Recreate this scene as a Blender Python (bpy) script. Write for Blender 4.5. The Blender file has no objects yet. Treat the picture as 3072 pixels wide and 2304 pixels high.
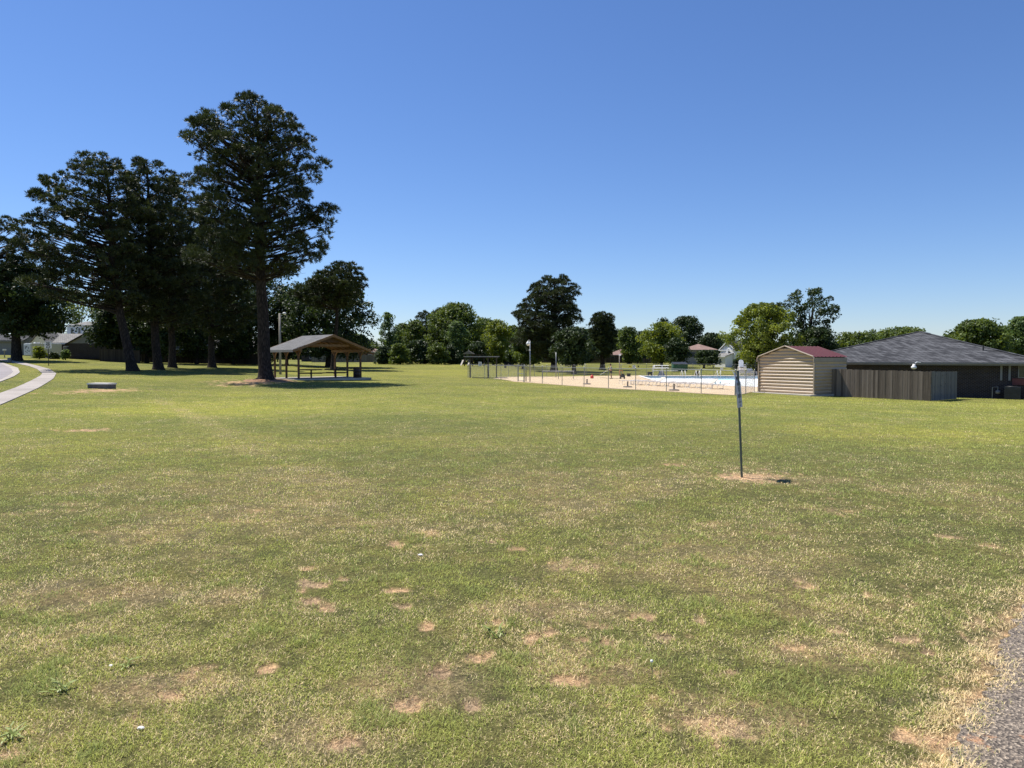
import bpy, bmesh, math, random
import numpy as np
from mathutils import Vector, Matrix
rng = np.random.default_rng(7)
random.seed(7)
scene = bpy.context.scene
COL = scene.collection
R = math.radians
# ------------------------------------------------------------------ camera model
F, H = 2130.0, 1.65
TH = math.atan(80.0 / F)
CT, ST = math.cos(TH), math.sin(TH)

def at(px, py, d):
    """point at world depth y = d seen at photo pixel (px, py)"""
    k = d / (F * CT + ST * (1152 - py))
    return Vector(((px - 1536) * k, d, H + (CT * (1152 - py) - F * ST) * k))

# ------------------------------------------------------------------ terrain
_D = np.array([0, 10, 20, 30, 40, 50, 60, 75, 90, 110, 140, 180, 300, 2000], float)
_T = {
    -100: [0, 0, 0, 0, .03, .12, .25, .68, 1.25, 1.85, 2.5, 3.0, 3.2, 3.2],
    150: [0, 0, 0, 0, .03, .12, .25, .66, 1.15, 1.60, 2.1, 2.5, 2.8, 2.8],
    400: [0, 0, 0, -.03, -.05, -.02, .10, .35, .65, .95, 1.1, 1.2, 1.5, 1.5],
    500: [0, 0, -.02, -.10, -.20, -.20, .02, .28, .5, .75, 1.0, 1.15, 1.5, 1.5],
    650: [0, 0, -.03, -.12, -.33, -.42, -.14, .0, .2, .42, .65, .8, 1.2, 1.2],
    860: [0, 0, -.03, -.12, -.36, -.50, -.22, -.22, -.10, .12, .35, .55, 1, 1],
    1000: [0, 0, -.03, -.12, -.34, -.48, -.35, -.38, -.35, -.2, .08, .32, 1, 1],
    1300: [0, 0, -.05, -.12, -.25, -.38, -.5, -.6, -.6, -.4, .15, .6, 1, 1],
    1500: [0, 0, -.05, -.15, -.3, -.45, -.52, -.66, -.75, -.6, -.2, .45, 1, 1],
    1800: [0, 0, -.05, -.15, -.35, -.62, -.75, -.9, -.98, -.9, -.4, .35, 1, 1],
    2100: [0, 0, -.05, -.2, -.52, -.68, -.8, -.9, -.96, -.9, -.5, 0, .8, .8],
    2400: [0, 0, -.05, -.28, -.75, -.85, -.9, -.95, -1, -1, -.8, -.5, .3, .3],
    2800: [0, 0, -.10, -.42, -.92, -1.1, -1.12, -1.1, -1.1, -1.1, -1, -1, -.5, -.5],
    3150: [0, 0, -.10, -.5, -1.0, -1.14, -1.16, -1.2, -1.2, -1.2, -1.2, -1.2, -.5, -.5],
}
_ks = sorted(_T)
_phi_k = np.arctan((np.array(_ks) - 1536) / F)
_NP, _ND = 121, 300
_PG = np.linspace(_phi_k[0], _phi_k[-1], _NP)
_LG = np.linspace(0, math.log(2001), _ND)
_DG = np.exp(_LG) - 1
_rows = np.array([np.interp(_DG, _D, _T[k]) for k in _ks])
_TG = np.array([[np.interp(p, _phi_k, _rows[:, j]) for j in range(_ND)] for p in _PG])
for _ in range(3):
    _p = np.pad(_TG, ((2, 2), (2, 2)), mode='edge')
    _TG = sum(_p[a:a + _NP, b:b + _ND] for a in range(5) for b in range(5)) / 25

def terrain(x, y):
    x = np.asarray(x, float); y = np.asarray(y, float)
    phi = np.arctan2(x, y); r = np.hypot(x, y)
    pc = np.clip(phi, _PG[0], _PG[-1])
    d = r * np.cos(pc)
    fi = (pc - _PG[0]) / (_PG[-1] - _PG[0]) * (_NP - 1)
    fj = np.log(np.clip(d, 0, 1999) + 1) / _LG[-1] * (_ND - 1)
    i = np.clip(fi.astype(int), 0, _NP - 2); j = np.clip(fj.astype(int), 0, _ND - 2)
    a = fi - i; b = fj - j
    z = (_TG[i, j] * (1 - a) * (1 - b) + _TG[i + 1, j] * a * (1 - b) + _TG[i, j + 1] * (1 - a) * b + _TG[i + 1, j + 1] * a * b)
    w = np.clip(1 - (np.abs(phi) - .75) / .9, 0, 1)
    return z * w * w * (3 - 2 * w)

def tz(x, y):
    return float(terrain(x, y))

_dm = np.exp(np.linspace(math.log(2.0), math.log(400), 4000))
def ground(px, py):
    """where the sight line through a photo pixel meets the ground"""
    k = _dm / (F * CT + ST * (1152 - py))
    X = (px - 1536) * k; Z = H + (CT * (1152 - py) - F * ST) * k
    below = Z <= terrain(X, _dm)
    n = int(np.argmax(below)) if below.any() else len(_dm) - 1
    d = _dm[n]
    return Vector((float(X[n]), float(d), tz(X[n], d)))

def base(px, d):
    """ground point at depth d under photo column px"""
    x = (px - 1536) / F * d
    return Vector((x, d, tz(x, d)))

# ------------------------------------------------------------------ mesh builder
class MB:
    def __init__(s):
        s.v = []; s.f = []
    def add(s, vs, fs):
        n = len(s.v)
        s.v += [tuple(p) for p in vs]
        s.f += [tuple(i + n for i in f) for f in fs]
        return s
    def box(s, c, d, rz=0.0, M=None):
        hx, hy, hz = d[0] / 2, d[1] / 2, d[2] / 2
        co, si = math.cos(rz), math.sin(rz)
        vs = []
        for dz in (-hz, hz):
            for dx, dy in ((-hx, -hy), (hx, -hy), (hx, hy), (-hx, hy)):
                p = Vector((c[0] + dx * co - dy * si, c[1] + dx * si + dy * co, c[2] + dz))
                vs.append(M @ p if M else p)
        return s.add(vs, [(3, 2, 1, 0), (4, 5, 6, 7), (0, 1, 5, 4), (1, 2, 6, 5), (2, 3, 7, 6), (3, 0, 4, 7)])
    def beam(s, a, b, w, h, up=(0, 0, 1)):
        a = Vector(a); b = Vector(b); t = (b - a).normalized()
        u = Vector(up)
        sd = t.cross(u)
        if sd.length < 1e-4:
            sd = t.cross(Vector((1, 0, 0)))
        sd.normalize(); u = sd.cross(t).normalized()
        vs = []
        for p in (a, b):
            for i, j in ((-1, -1), (1, -1), (1, 1), (-1, 1)):
                vs.append(p + sd * (i * w / 2) + u * (j * h / 2))
        return s.add(vs, [(3, 2, 1, 0), (4, 5, 6, 7), (0, 1, 5, 4), (1, 2, 6, 5), (2, 3, 7, 6), (3, 0, 4, 7)])
    def tube(s, pts, rad, n=8, cap=True):
        pts = [Vector(p) for p in pts]
        if not hasattr(rad, '__len__'):
            rad = [rad] * len(pts)
        vs, fs = [], []
        prev = None
        for k, p in enumerate(pts):
            t = (pts[min(k + 1, len(pts) - 1)] - pts[max(k - 1, 0)]).normalized()
            if prev is None:
                a = t.cross(Vector((0, 0, 1)) if abs(t.z) < .9 else Vector((1, 0, 0))).normalized()
            else:
                a = (prev - t * prev.dot(t)).normalized()
            prev = a; b = t.cross(a)
            for i in range(n):
                w = 2 * math.pi * i / n
                vs.append(p + (a * math.cos(w) + b * math.sin(w)) * rad[k])
        for k in range(len(pts) - 1):
            for i in range(n):
                j = (i + 1) % n
                fs.append((k * n + i, k * n + j, (k + 1) * n + j, (k + 1) * n + i))
        if cap:
            fs.append(tuple(range(n - 1, -1, -1)))
            fs.append(tuple((len(pts) - 1) * n + i for i in range(n)))
        return s.add(vs, fs)
    def lathe(s, c, prof, n=16):
        vs, fs = [], []
        for r, z in prof:
            for i in range(n):
                w = 2 * math.pi * i / n
                vs.append((c[0] + r * math.cos(w), c[1] + r * math.sin(w), c[2] + z))
        m = len(prof)
        for k in range(m - 1):
            for i in range(n):
                j = (i + 1) % n
                fs.append((k * n + i, k * n + j, (k + 1) * n + j, (k + 1) * n + i))
        fs.append(tuple(range(n - 1, -1, -1))); fs.append(tuple((m - 1) * n + i for i in range(n)))
        return s.add(vs, fs)
    def prism(s, poly, a, b):
        """extrude a list of points from offset a to offset b (Vectors)"""
        n = len(poly); a = Vector(a); b = Vector(b)
        vs = [Vector(p) + a for p in poly] + [Vector(p) + b for p in poly]
        fs = [tuple(range(n - 1, -1, -1)), tuple(range(n, 2 * n))]
        for i in range(n):
            j = (i + 1) % n
            fs.append((i, j, n + j, n + i))
        return s.add(vs, fs)
    def quad(s, a, b, c, d):
        return s.add([a, b, c, d], [(0, 1, 2, 3)])
    def mesh(s, name, fix=True):
        me = bpy.data.meshes.new(name)
        me.from_pydata(s.v, [], s.f)
        if fix:
            bm = bmesh.new(); bm.from_mesh(me)
            bmesh.ops.recalc_face_normals(bm, faces=bm.faces)
            bm.to_mesh(me); bm.free()
        return me

def link(name, me, mat, parent=None, smooth=False):
    o = bpy.data.objects.new(name, me); COL.objects.link(o)
    if mat is not None:
        me.materials.append(mat)
    if smooth:
        me.polygons.foreach_set('use_smooth', [True] * len(me.polygons))
    if parent is not None:
        o.parent = parent
    return o

def tag(o, label=None, cat=None, group=None, kind=None):
    if label: o['label'] = label
    if cat: o['category'] = cat
    if group: o['group'] = group
    if kind: o['kind'] = kind
    return o

def thing(name, label, cat, loc, rz=0.0, group=None):
    o = bpy.data.objects.new(name, None); COL.objects.link(o)
    o.empty_display_size = .3
    o.location = loc; o.rotation_euler = (0, 0, rz)
    return tag(o, label, cat, group)

def part(name, mb, mat, parent, smooth=False, label=None):
    o = link(name, mb.mesh(name), mat, parent, smooth)
    if label: o['label'] = label
    return o

def single(name, mb, mat, label, cat, loc=(0, 0, 0), rz=0.0, group=None, smooth=False):
    o = link(name, mb.mesh(name), mat, None, smooth)
    o.location = loc; o.rotation_euler = (0, 0, rz)
    return tag(o, label, cat, group)

def copy_tree(o, parent=None):
    c = o.copy(); COL.objects.link(c)
    if parent is not None:
        c.parent = parent
    for ch in list(o.children):
        copy_tree(ch, c)
    return c

# ------------------------------------------------------------------ materials
def newmat(name):
    m = bpy.data.materials.new(name); m.use_nodes = True
    nt = m.node_tree; nt.nodes.clear()
    out = nt.nodes.new('ShaderNodeOutputMaterial')
    bs = nt.nodes.new('ShaderNodeBsdfPrincipled')
    nt.links.new(bs.outputs[0], out.inputs[0])
    return m, nt, bs, out

def nd(nt, t, **kw):
    n = nt.nodes.new(t)
    for k, v in kw.items():
        if k in n.inputs: n.inputs[k].default_value = v
        else: setattr(n, k, v)
    return n

def ramp(nt, fac, stops):
    r = nt.nodes.new('ShaderNodeValToRGB')
    el = r.color_ramp.elements
    while len(el) < len(stops): el.new(.5)
    for e, (p, c) in zip(el, stops):
        e.position = p; e.color = (*c, 1) if len(c) == 3 else c
    nt.links.new(fac, r.inputs[0])
    return r.outputs[0]

def coords(nt, kind='Object', scale=(1, 1, 1)):
    tc = nt.nodes.new('ShaderNodeTexCoord')
    mp = nt.nodes.new('ShaderNodeMapping'); mp.inputs['Scale'].default_value = scale
    nt.links.new(tc.outputs[kind], mp.inputs[0])
    return mp.outputs[0]

def bump(nt, bs, h, strength=.4, dist=.02):
    b = nd(nt, 'ShaderNodeBump'); b.inputs['Strength'].default_value = strength; b.inputs['Distance'].default_value = dist
    nt.links.new(h, b.inputs['Height']); nt.links.new(b.outputs[0], bs.inputs['Normal'])

def plain(name, c, rough=.6, metal=0.0, var=.25, scale=3.0, spec=.4, bmp=0.0):
    """a solid colour broken up by two scales of noise"""
    m, nt, bs, out = newmat(name)
    co = coords(nt)
    n1 = nd(nt, 'ShaderNodeTexNoise', Scale=scale, Detail=6.0, Roughness=.65)
    nt.links.new(co, n1.inputs['Vector'])
    lo = tuple(x * (1 - var) for x in c); hi = tuple(min(1, x * (1 + var)) for x in c)
    col = ramp(nt, n1.outputs[0], [(.3, lo), (.7, hi)])
    nt.links.new(col, bs.inputs['Base Color'])
    bs.inputs['Roughness'].default_value = rough; bs.inputs['Metallic'].default_value = metal
    bs.inputs['Specular IOR Level'].default_value = spec
    if bmp:
        n2 = nd(nt, 'ShaderNodeTexNoise', Scale=scale * 12, Detail=4.0)
        nt.links.new(co, n2.inputs['Vector']); bump(nt, bs, n2.outputs[0], bmp, .01)
    return m

def wall_vec(nt, sx=1.0, sz=1.0):
    """(x + y, z) in the object's own frame: courses run level round a building"""
    tc = nt.nodes.new('ShaderNodeTexCoord'); sp = nt.nodes.new('ShaderNodeSeparateXYZ')
    nt.links.new(tc.outputs['Object'], sp.inputs[0])
    ad = nd(nt, 'ShaderNodeMath', operation='ADD'); nt.links.new(sp.outputs[0], ad.inputs[0]); nt.links.new(sp.outputs[1], ad.inputs[1])
    mx = nd(nt, 'ShaderNodeMath', operation='MULTIPLY'); mx.inputs[1].default_value = sx; nt.links.new(ad.outputs[0], mx.inputs[0])
    mz = nd(nt, 'ShaderNodeMath', operation='MULTIPLY'); mz.inputs[1].default_value = sz; nt.links.new(sp.outputs[2], mz.inputs[0])
    cb = nt.nodes.new('ShaderNodeCombineXYZ'); nt.links.new(mx.outputs[0], cb.inputs[0]); nt.links.new(mz.outputs[0], cb.inputs[1])
    return cb.outputs[0]

def brickmat(name, c1, c2, mortar, bw=.22, bh=.075, ms=.012, rough=.85, sz=1.0, offset=.5, bmp=.5):
    m, nt, bs, out = newmat(name)
    v = wall_vec(nt, 1.0, sz)
    b = nt.nodes.new('ShaderNodeTexBrick')
    b.offset = offset
    b.inputs['Color1'].default_value = (*c1, 1); b.inputs['Color2'].default_value = (*c2, 1); b.inputs['Mortar'].default_value = (*mortar, 1)
    b.inputs['Scale'].default_value = 1.0; b.inputs['Brick Width'].default_value = bw; b.inputs['Row Height'].default_value = bh
    b.inputs['Mortar Size'].default_value = ms; b.inputs['Bias'].default_value = 0.0
    nt.links.new(v, b.inputs['Vector'])
    n1 = nd(nt, 'ShaderNodeTexNoise', Scale=1.3, Detail=6.0, Roughness=.7)
    nt.links.new(coords(nt), n1.inputs['Vector'])
    mixn = nd(nt, 'ShaderNodeMix', data_type='RGBA', blend_type='MULTIPLY'); mixn.inputs[0].default_value = .6
    nt.links.new(b.outputs[0], mixn.inputs[6])
    nt.links.new(ramp(nt, n1.outputs[0], [(.25, (.55, .55, .55)), (.75, (1.25, 1.25, 1.25))]), mixn.inputs[7])
    nt.links.new(mixn.outputs[2], bs.inputs['Base Color'])
    bs.inputs['Roughness'].default_value = rough
    bs.inputs['Specular IOR Level'].default_value = .25
    inv = nd(nt, 'ShaderNodeMath', operation='SUBTRACT'); inv.inputs[0].default_value = 1.0
    nt.links.new(b.outputs['Fac'], inv.inputs[1]); bump(nt, bs, inv.outputs[0], bmp, .02)
    return m

def barkmat(name, dark, light):
    m, nt, bs, out = newmat(name)
    co = coords(nt, 'Object', (1, 1, .22))
    v = nd(nt, 'ShaderNodeTexVoronoi', Scale=9.0, feature='DISTANCE_TO_EDGE'); nt.links.new(co, v.inputs['Vector'])
    n = nd(nt, 'ShaderNodeTexNoise', Scale=14.0, Detail=6.0, Roughness=.7); nt.links.new(co, n.inputs['Vector'])
    mu = nd(nt, 'ShaderNodeMath', operation='MULTIPLY'); nt.links.new(v.outputs[0], mu.inputs[0]); nt.links.new(n.outputs[0], mu.inputs[1])
    nt.links.new(ramp(nt, mu.outputs[0], [(0, dark), (.22, light)]), bs.inputs['Base Color'])
    bs.inputs['Roughness'].default_value = .95; bs.inputs['Specular IOR Level'].default_value = .1
    bump(nt, bs, mu.outputs[0], 1.0, .08)
    return m

def leafmat(name, lo, hi, trans=.35, rough=.55, spec=.3):
    """leaf colour from a per-face value between two greens, part of the light passing through"""
    m, nt, bs, out = newmat(name)
    a = nd(nt, 'ShaderNodeAttribute', attribute_name='v')
    col = ramp(nt, a.outputs['Fac'], [(0, lo), (1, hi)])
    nt.links.new(col, bs.inputs['Base Color'])
    bs.inputs['Roughness'].default_value = rough; bs.inputs['Specular IOR Level'].default_value = spec
    tr = nt.nodes.new('ShaderNodeBsdfTranslucent')
    hs = nd(nt, 'ShaderNodeHueSaturation'); hs.inputs['Hue'].default_value = .48; hs.inputs['Saturation'].default_value = 1.15; hs.inputs['Value'].default_value = 1.3
    nt.links.new(col, hs.inputs['Color']); nt.links.new(hs.outputs[0], tr.inputs[0])
    mx = nt.nodes.new('ShaderNodeMixShader'); mx.inputs[0].default_value = trans
    nt.links.new(bs.outputs[0], mx.inputs[1]); nt.links.new(tr.outputs[0], mx.inputs[2]); nt.links.new(mx.outputs[0], out.inputs[0])
    return m

def fbm(x, y, scale, octs=4, seed=0, gain=.55):
    """value noise, roughly 0..1"""
    g = np.random.default_rng(1000 + seed)
    tot = np.zeros_like(x, float); amp = 1.0; norm = 0.0
    for o in range(octs):
        T = g.random((256, 256)); ox, oy = g.random(2) * 97
        fx = x / scale + ox; fy = y / scale + oy
        ix = np.floor(fx).astype(int); iy = np.floor(fy).astype(int)
        ax = fx - ix; ay = fy - iy
        ax = ax * ax * (3 - 2 * ax); ay = ay * ay * (3 - 2 * ay)
        i0, i1, j0, j1 = ix % 256, (ix + 1) % 256, iy % 256, (iy + 1) % 256
        tot += amp * (T[i0, j0] * (1 - ax) * (1 - ay) + T[i1, j0] * ax * (1 - ay) + T[i0, j1] * (1 - ax) * ay + T[i1, j1] * ax * ay)
        norm += amp; amp *= gain; scale /= 2.03
    return tot / norm

def sstep(a, b, x):
    t = np.clip((x - a) / (b - a), 0, 1)
    return t * t * (3 - 2 * t)

def inpoly(x, y, poly):
    x = np.asarray(x); y = np.asarray(y)
    ins = np.zeros(x.shape, bool); n = len(poly)
    for i in range(n):
        x1, y1 = poly[i][0], poly[i][1]; x2, y2 = poly[(i + 1) % n][0], poly[(i + 1) % n][1]
        if y1 == y2: continue
        c = ((y1 > y) != (y2 > y)) & (x < (x2 - x1) * (y - y1) / (y2 - y1) + x1)
        ins ^= c
    return ins

def polydist(x, y, pts, closed=True):
    """distance to a polyline"""
    best = np.full(np.asarray(x).shape, 1e9); n = len(pts)
    for i in range(n if closed else n - 1):
        ax, ay = pts[i][0], pts[i][1]; bx, by = pts[(i + 1) % n][0], pts[(i + 1) % n][1]
        dx, dy = bx - ax, by - ay; L = dx * dx + dy * dy + 1e-12
        t = np.clip(((x - ax) * dx + (y - ay) * dy) / L, 0, 1)
        best = np.minimum(best, np.hypot(x - ax - t * dx, y - ay - t * dy))
    return best

def npmesh(name, V, loops, starts, totals, fattr=None, vcol=None, smooth=False):
    me = bpy.data.meshes.new(name)
    me.vertices.add(len(V)); me.vertices.foreach_set('co', np.ascontiguousarray(V, np.float32).ravel())
    me.loops.add(len(loops)); me.loops.foreach_set('vertex_index', loops.astype(np.int32))
    me.polygons.add(len(starts)); me.polygons.foreach_set('loop_start', starts.astype(np.int32))
    try: me.polygons.foreach_set('loop_total', totals.astype(np.int32))
    except Exception: pass
    if smooth: me.polygons.foreach_set('use_smooth', np.ones(len(starts), bool))
    me.update(calc_edges=True)
    if fattr is not None:
        for k, arr in fattr.items():
            a = me.attributes.new(k, 'FLOAT', 'FACE'); a.data.foreach_set('value', np.ascontiguousarray(arr, np.float32))
    if vcol is not None:
        for k, arr in vcol.items():
            if arr.ndim == 1:
                a = me.attributes.new(k, 'FLOAT', 'POINT'); a.data.foreach_set('value', np.ascontiguousarray(arr, np.float32))
            else:
                a = me.attributes.new(k, 'FLOAT_COLOR', 'POINT')
                if arr.shape[1] == 3: arr = np.concatenate([arr, np.ones((len(arr), 1))], 1)
                a.data.foreach_set('color', np.ascontiguousarray(arr, np.float32).ravel())
    return me
# ------------------------------------------------------------------ camera, sky, sun
cam = bpy.data.objects.new('camera', bpy.data.cameras.new('camera')); COL.objects.link(cam)
cam.location = (0, 0, H); cam.rotation_euler = (math.pi / 2 - TH, 0, 0)
cam.data.sensor_width = 36.0; cam.data.lens = F / 3072 * 36.0
cam.data.clip_end = 5000; cam.data.clip_start = .05
scene.camera = cam

SUN_EL, SUN_V = R(62), Vector((-.82, .57, 0)).normalized()
to_sun = Vector((SUN_V.x * math.cos(SUN_EL), SUN_V.y * math.cos(SUN_EL), math.sin(SUN_EL)))
sl = bpy.data.lights.new('sun', 'SUN'); sl.energy = 5.0; sl.angle = R(.5); sl.color = (1.0, .955, .87)
so = bpy.data.objects.new('sun', sl); COL.objects.link(so)
so.rotation_euler = to_sun.to_track_quat('Z', 'Y').to_euler(); so.location = to_sun * 80
w = bpy.data.worlds.new('World'); scene.world = w; w.use_nodes = True
wn = w.node_tree; wn.nodes.clear()
sky = wn.nodes.new('ShaderNodeTexSky'); sky.sky_type = 'NISHITA'; sky.sun_disc = False
sky.sun_elevation = SUN_EL; sky.sun_rotation = math.atan2(SUN_V.x, SUN_V.y)
sky.altitude = 0; sky.air_density = 1.0; sky.dust_density = .1; sky.ozone_density = 4.5
bg = wn.nodes.new('ShaderNodeBackground'); bg.inputs[1].default_value = .082
wo = wn.nodes.new('ShaderNodeOutputWorld')
hs_ = wn.nodes.new('ShaderNodeHueSaturation'); hs_.inputs['Saturation'].default_value = 1.06
tn_ = wn.nodes.new('ShaderNodeMix'); tn_.data_type = 'RGBA'; tn_.blend_type = 'MULTIPLY'; tn_.inputs[0].default_value = 1.0; tn_.inputs[7].default_value = (.88, .93, 1.12, 1)
wn.links.new(sky.outputs[0], tn_.inputs[6]); wn.links.new(tn_.outputs[2], hs_.inputs['Color']); wn.links.new(hs_.outputs[0], bg.inputs[0]); wn.links.new(bg.outputs[0], wo.inputs[0])
vs = scene.view_settings
vs.view_transform = 'Standard'; vs.look = 'None'; vs.exposure = .55; vs.gamma = 1.0; vs.use_curve_mapping = False

# ------------------------------------------------------------------ outlines on the ground
def g2(px, py):
    p = ground(px, py); return (p.x, p.y)
def b2(px, d):
    p = base(px, d); return (p.x, p.y)

FENCE_A = Vector((1.11, 64.0, 0)); FENCE_B = Vector((11.6, 43.5, 0))
FC = Vector((13.3, 42.3, 0))
EX = Vector((.53, -.85, 0)).normalized()      # along the shed front, board fence and house front
IN = Vector((.85, .53, 0)).normalized()       # away from the camera, into the shed and house
SHED_R = Vector((19.3, 45.3, 0)); SHED_W, SHED_L = 4.34, 3.4
SHED_F = SHED_R - EX * SHED_W
pool_poly = [(14.6, 68.5), (21.6, 56.5), (35.0, 97.0), (17.6, 97.0)]
deck_poly = [b2(1478, 79), b2(1520, 71.5), (FENCE_A.x - .9, FENCE_A.y + 1.6), (FENCE_A.x, FENCE_A.y - .15),
             (FENCE_B.x, FENCE_B.y - .15), (FC.x, FC.y - .1), (SHED_F.x + .2, SHED_F.y + 1.2), (24.5, 52.5), (40, 70), (47, 101), b2(2100, 101), b2(1900, 100),
             b2(1780, 97), b2(1680, 92), b2(1560, 88), b2(1490, 84)]
walk_px = [(-60, 1232), (0, 1217), (34, 1202), (115, 1165), (160, 1137), (169, 1121), (150, 1108), (115, 1098.5), (70, 1088), (20, 1079.5), (-40, 1077),
           (-40, 1080), (0, 1081), (47, 1090), (88, 1099), (112, 1108), (127, 1121), (121, 1128), (87, 1146), (47, 1164), (0, 1181), (-60, 1195)]
walk_poly = [g2(*p) for p in walk_px]
curb_px = [(-60, 1162), (0, 1147), (41, 1131), (60, 1118), (54, 1105), (20, 1092.5), (0, 1087), (-60, 1082)]
road_px = [(-60, 1156), (0, 1141), (28, 1126), (39, 1117), (34, 1107), (12, 1096), (0, 1091), (-60, 1085)]
curb_poly = [g2(*p) for p in curb_px]; road_poly = [g2(*p) for p in road_px]
_pe = [(3072, 1815), (3045, 1880), (3010, 1950), (2985, 2010), (2960, 2060), (2930, 2110), (2890, 2190), (2860, 2260), (2835, 2330), (2800, 2420)]
path_edge = [g2(*p) for p in _pe]
_pr = np.random.default_rng(5)
_e = []
for a, b in zip(path_edge[:-1], path_edge[1:]):
    for t in np.linspace(0, 1, 9)[:-1]:
        _e.append((a[0] + (b[0] - a[0]) * t + _pr.normal(0, .03), a[1] + (b[1] - a[1]) * t + _pr.normal(0, .012)))
path_poly = [(path_edge[0][0] + 9.0, path_edge[0][1] + 3.2), (path_edge[0][0] + 3.0, path_edge[0][1] + 1.7), (path_edge[0][0] + .8, path_edge[0][1] + .7)] + _e + [(1.2, 1.2), (0.9, -3), (4.6, -3), (12, 2)]
slab_pav = None

# ------------------------------------------------------------------ lawn fields
_spots = [(915, 1712, 24, 9), (940, 1755, 42, 15), (1025, 1737, 18, 8), (930, 1808, 30, 11), (990, 1825, 28, 8), (1180, 1770, 30, 6), (880, 1960, 30, 16),
          (800, 2000, 28, 14), (770, 2030, 20, 10), (1440, 1970, 36, 13), (1320, 2010, 32, 13), (1235, 2120, 45, 18), (1410, 2120, 34, 20), (1040, 2230, 60, 26), (1120, 2285, 40, 18),
          (1930, 1845, 28, 11), (1988, 1912, 22, 9), (2100, 1858, 22, 8), (2160, 1848, 14, 6), (2432, 1757, 34, 9), (2400, 1735, 20, 7), (1700, 2040, 40, 13), (1740, 1925, 30, 7), (1830, 1928, 28, 8),
          (2520, 1890, 25, 8), (2690, 1915, 45, 7), (2900, 1912, 18, 14), (2800, 1962, 20, 9), (2930, 1855, 20, 7), (2270, 1428, 85, 14), (2210, 1434, 40, 8), (30, 2262, 60, 30), (400, 2205, 28, 11), (300, 1172, 60, 7),
          (2600, 1780, 18, 6), (1190, 1632, 30, 5), (590, 1720, 30, 8), (1480, 1620, 25, 5), (1540, 1645, 20, 4), (2860, 2215, 50, 25), (2010, 1395, 30, 3),
          (1600, 1910, 25, 8), (1650, 1890, 20, 8), (1500, 1870, 25, 8), (1280, 1880, 20, 6), (1200, 1820, 25, 8), (520, 2080, 40, 12), (450, 2035, 30, 10), (1750, 1990, 30, 10), (2370, 1940, 26, 6), (2200, 2030, 24, 8), (2700, 2200, 30, 10),
          (775, 1146, 70, 9), (750, 1150, 40, 6), (250, 1290, 60, 4), (2840, 1610, 30, 5), (2980, 1640, 26, 4)]
_spot_g = []
for px, py, rx, ry in _spots:
    c = ground(px, py); y0 = ground(px, py + ry).y; y1 = ground(px, py - ry).y
    _spot_g.append((c.x, c.y, rx * c.y / F, max((y1 - y0) / 2, .05)))
_dull = [(350, 1790, 230, 55), (690, 1790, 120, 35), (1750, 1990, 250, 70), (1250, 2050, 260, 90), (1000, 2200, 260, 80), (500, 2060, 260, 60), (2500, 1960, 260, 60), (150, 1780, 150, 60), (2200, 2150, 260, 80), (1650, 1830, 300, 40), (2350, 1440, 260, 18)]
_brite = [(900, 1215, 520, 28), (2650, 1290, 430, 36), (1350, 1490, 300, 55), (450, 1230, 300, 26), (1500, 1120, 400, 18)]
def _ell(lst, x, y):
    out = np.zeros(x.shape)
    for px, py, rx, ry in lst:
        c = ground(px, py); a = rx * c.y / F; y0 = ground(px, py + ry).y; y1 = ground(px, py - ry).y
        b = max((y1 - y0) / 2, .05)
        # widths follow the line of sight's ground footprint, turned with the bearing
        q = np.hypot((x - c.x) / a, (y - c.y) / b)
        out = np.maximum(out, 1 - sstep(.35, 1.25, q))
    return out

def dirt_field(x, y):
    n = .5 * fbm(x * .6, y, .17, 4, 3) + .5 * fbm(x * .7, y, .05, 3, 5); n2 = fbm(x, y, 1.1, 3, 4)
    D = np.zeros(x.shape)
    for cx, cy, a, b in _spot_g:
        q = np.hypot((x - cx) / a, (y - cy) / b)
        D = np.maximum(D, np.clip((1.15 - q + (n - .5) * 5.6) * 1.6, 0, 1))
    r = np.hypot(x, y)
    near = np.clip(1.25 - r / 11, .0, 1)
    D = np.maximum(D, sstep(.60, .72, n * .55 + n2 * .45) * near * .85)
    e = polydist(x, y, path_poly, True)
    ins = inpoly(x, y, path_poly)
    D = np.maximum(D, np.clip(.75 - e / .16 + (n - .5) * 2.4, 0, 1) * (~ins))
    return D

C_GREEN = np.array((.165, .19, .058)); C_YEL = np.array((.295, .305, .068)); C_STRAW = np.array((.46, .375, .225)); C_SOIL = np.array((.50, .345, .225)); C_BROWN = np.array((.17, .13, .075))
_tracks = [[g2(*p) for p in t_] for t_ in ([(480, 1200), (560, 1240), (700, 1310), (830, 1385), (980, 1460)], [(1040, 1592), (1200, 1588), (1400, 1578), (1650, 1545), (1880, 1488), (2060, 1440), (2300, 1400)], [(150, 1420), (420, 1360), (700, 1340), (1000, 1340)])]
def lawn_fields(x, y):
    r = np.hypot(x, y)
    big = fbm(x, y, 9.0, 3, 11); mid = fbm(x, y, 2.1, 4, 12); sm = fbm(x, y, .45, 3, 13)
    far = sstep(6, 16, r)
    dull = np.maximum(_ell(_dull, x, y), sstep(.5, .68, mid) * .7 * (1 - far * .65))
    br = np.maximum(_ell(_brite, x, y), .12 + .14 * far)
    stripes = .5 + .5 * np.sin((x * .93 + y * .36) * 2.1 + big * 3)
    yel = np.clip(.36 + br * .50 + (big - .5) * 1.3 + (mid - .5) * .9 + (stripes - .5) * .10 * far, 0, 1)
    straw = np.clip(.24 * (1 - far) + .05 + dull * .36 + (sm - .5) * 1.1, 0, .92)
    for t_, a_ in zip(_tracks, (.30, .34, .2)):
        e_ = polydist(x, y, t_, False)
        straw = np.clip(straw + a_ * np.exp(-(e_ / .38) ** 2) * (.5 + sm), 0, .92); yel = np.clip(yel + .3 * np.exp(-(e_ / .5) ** 2), 0, 1)
    return yel, straw, dull

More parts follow.
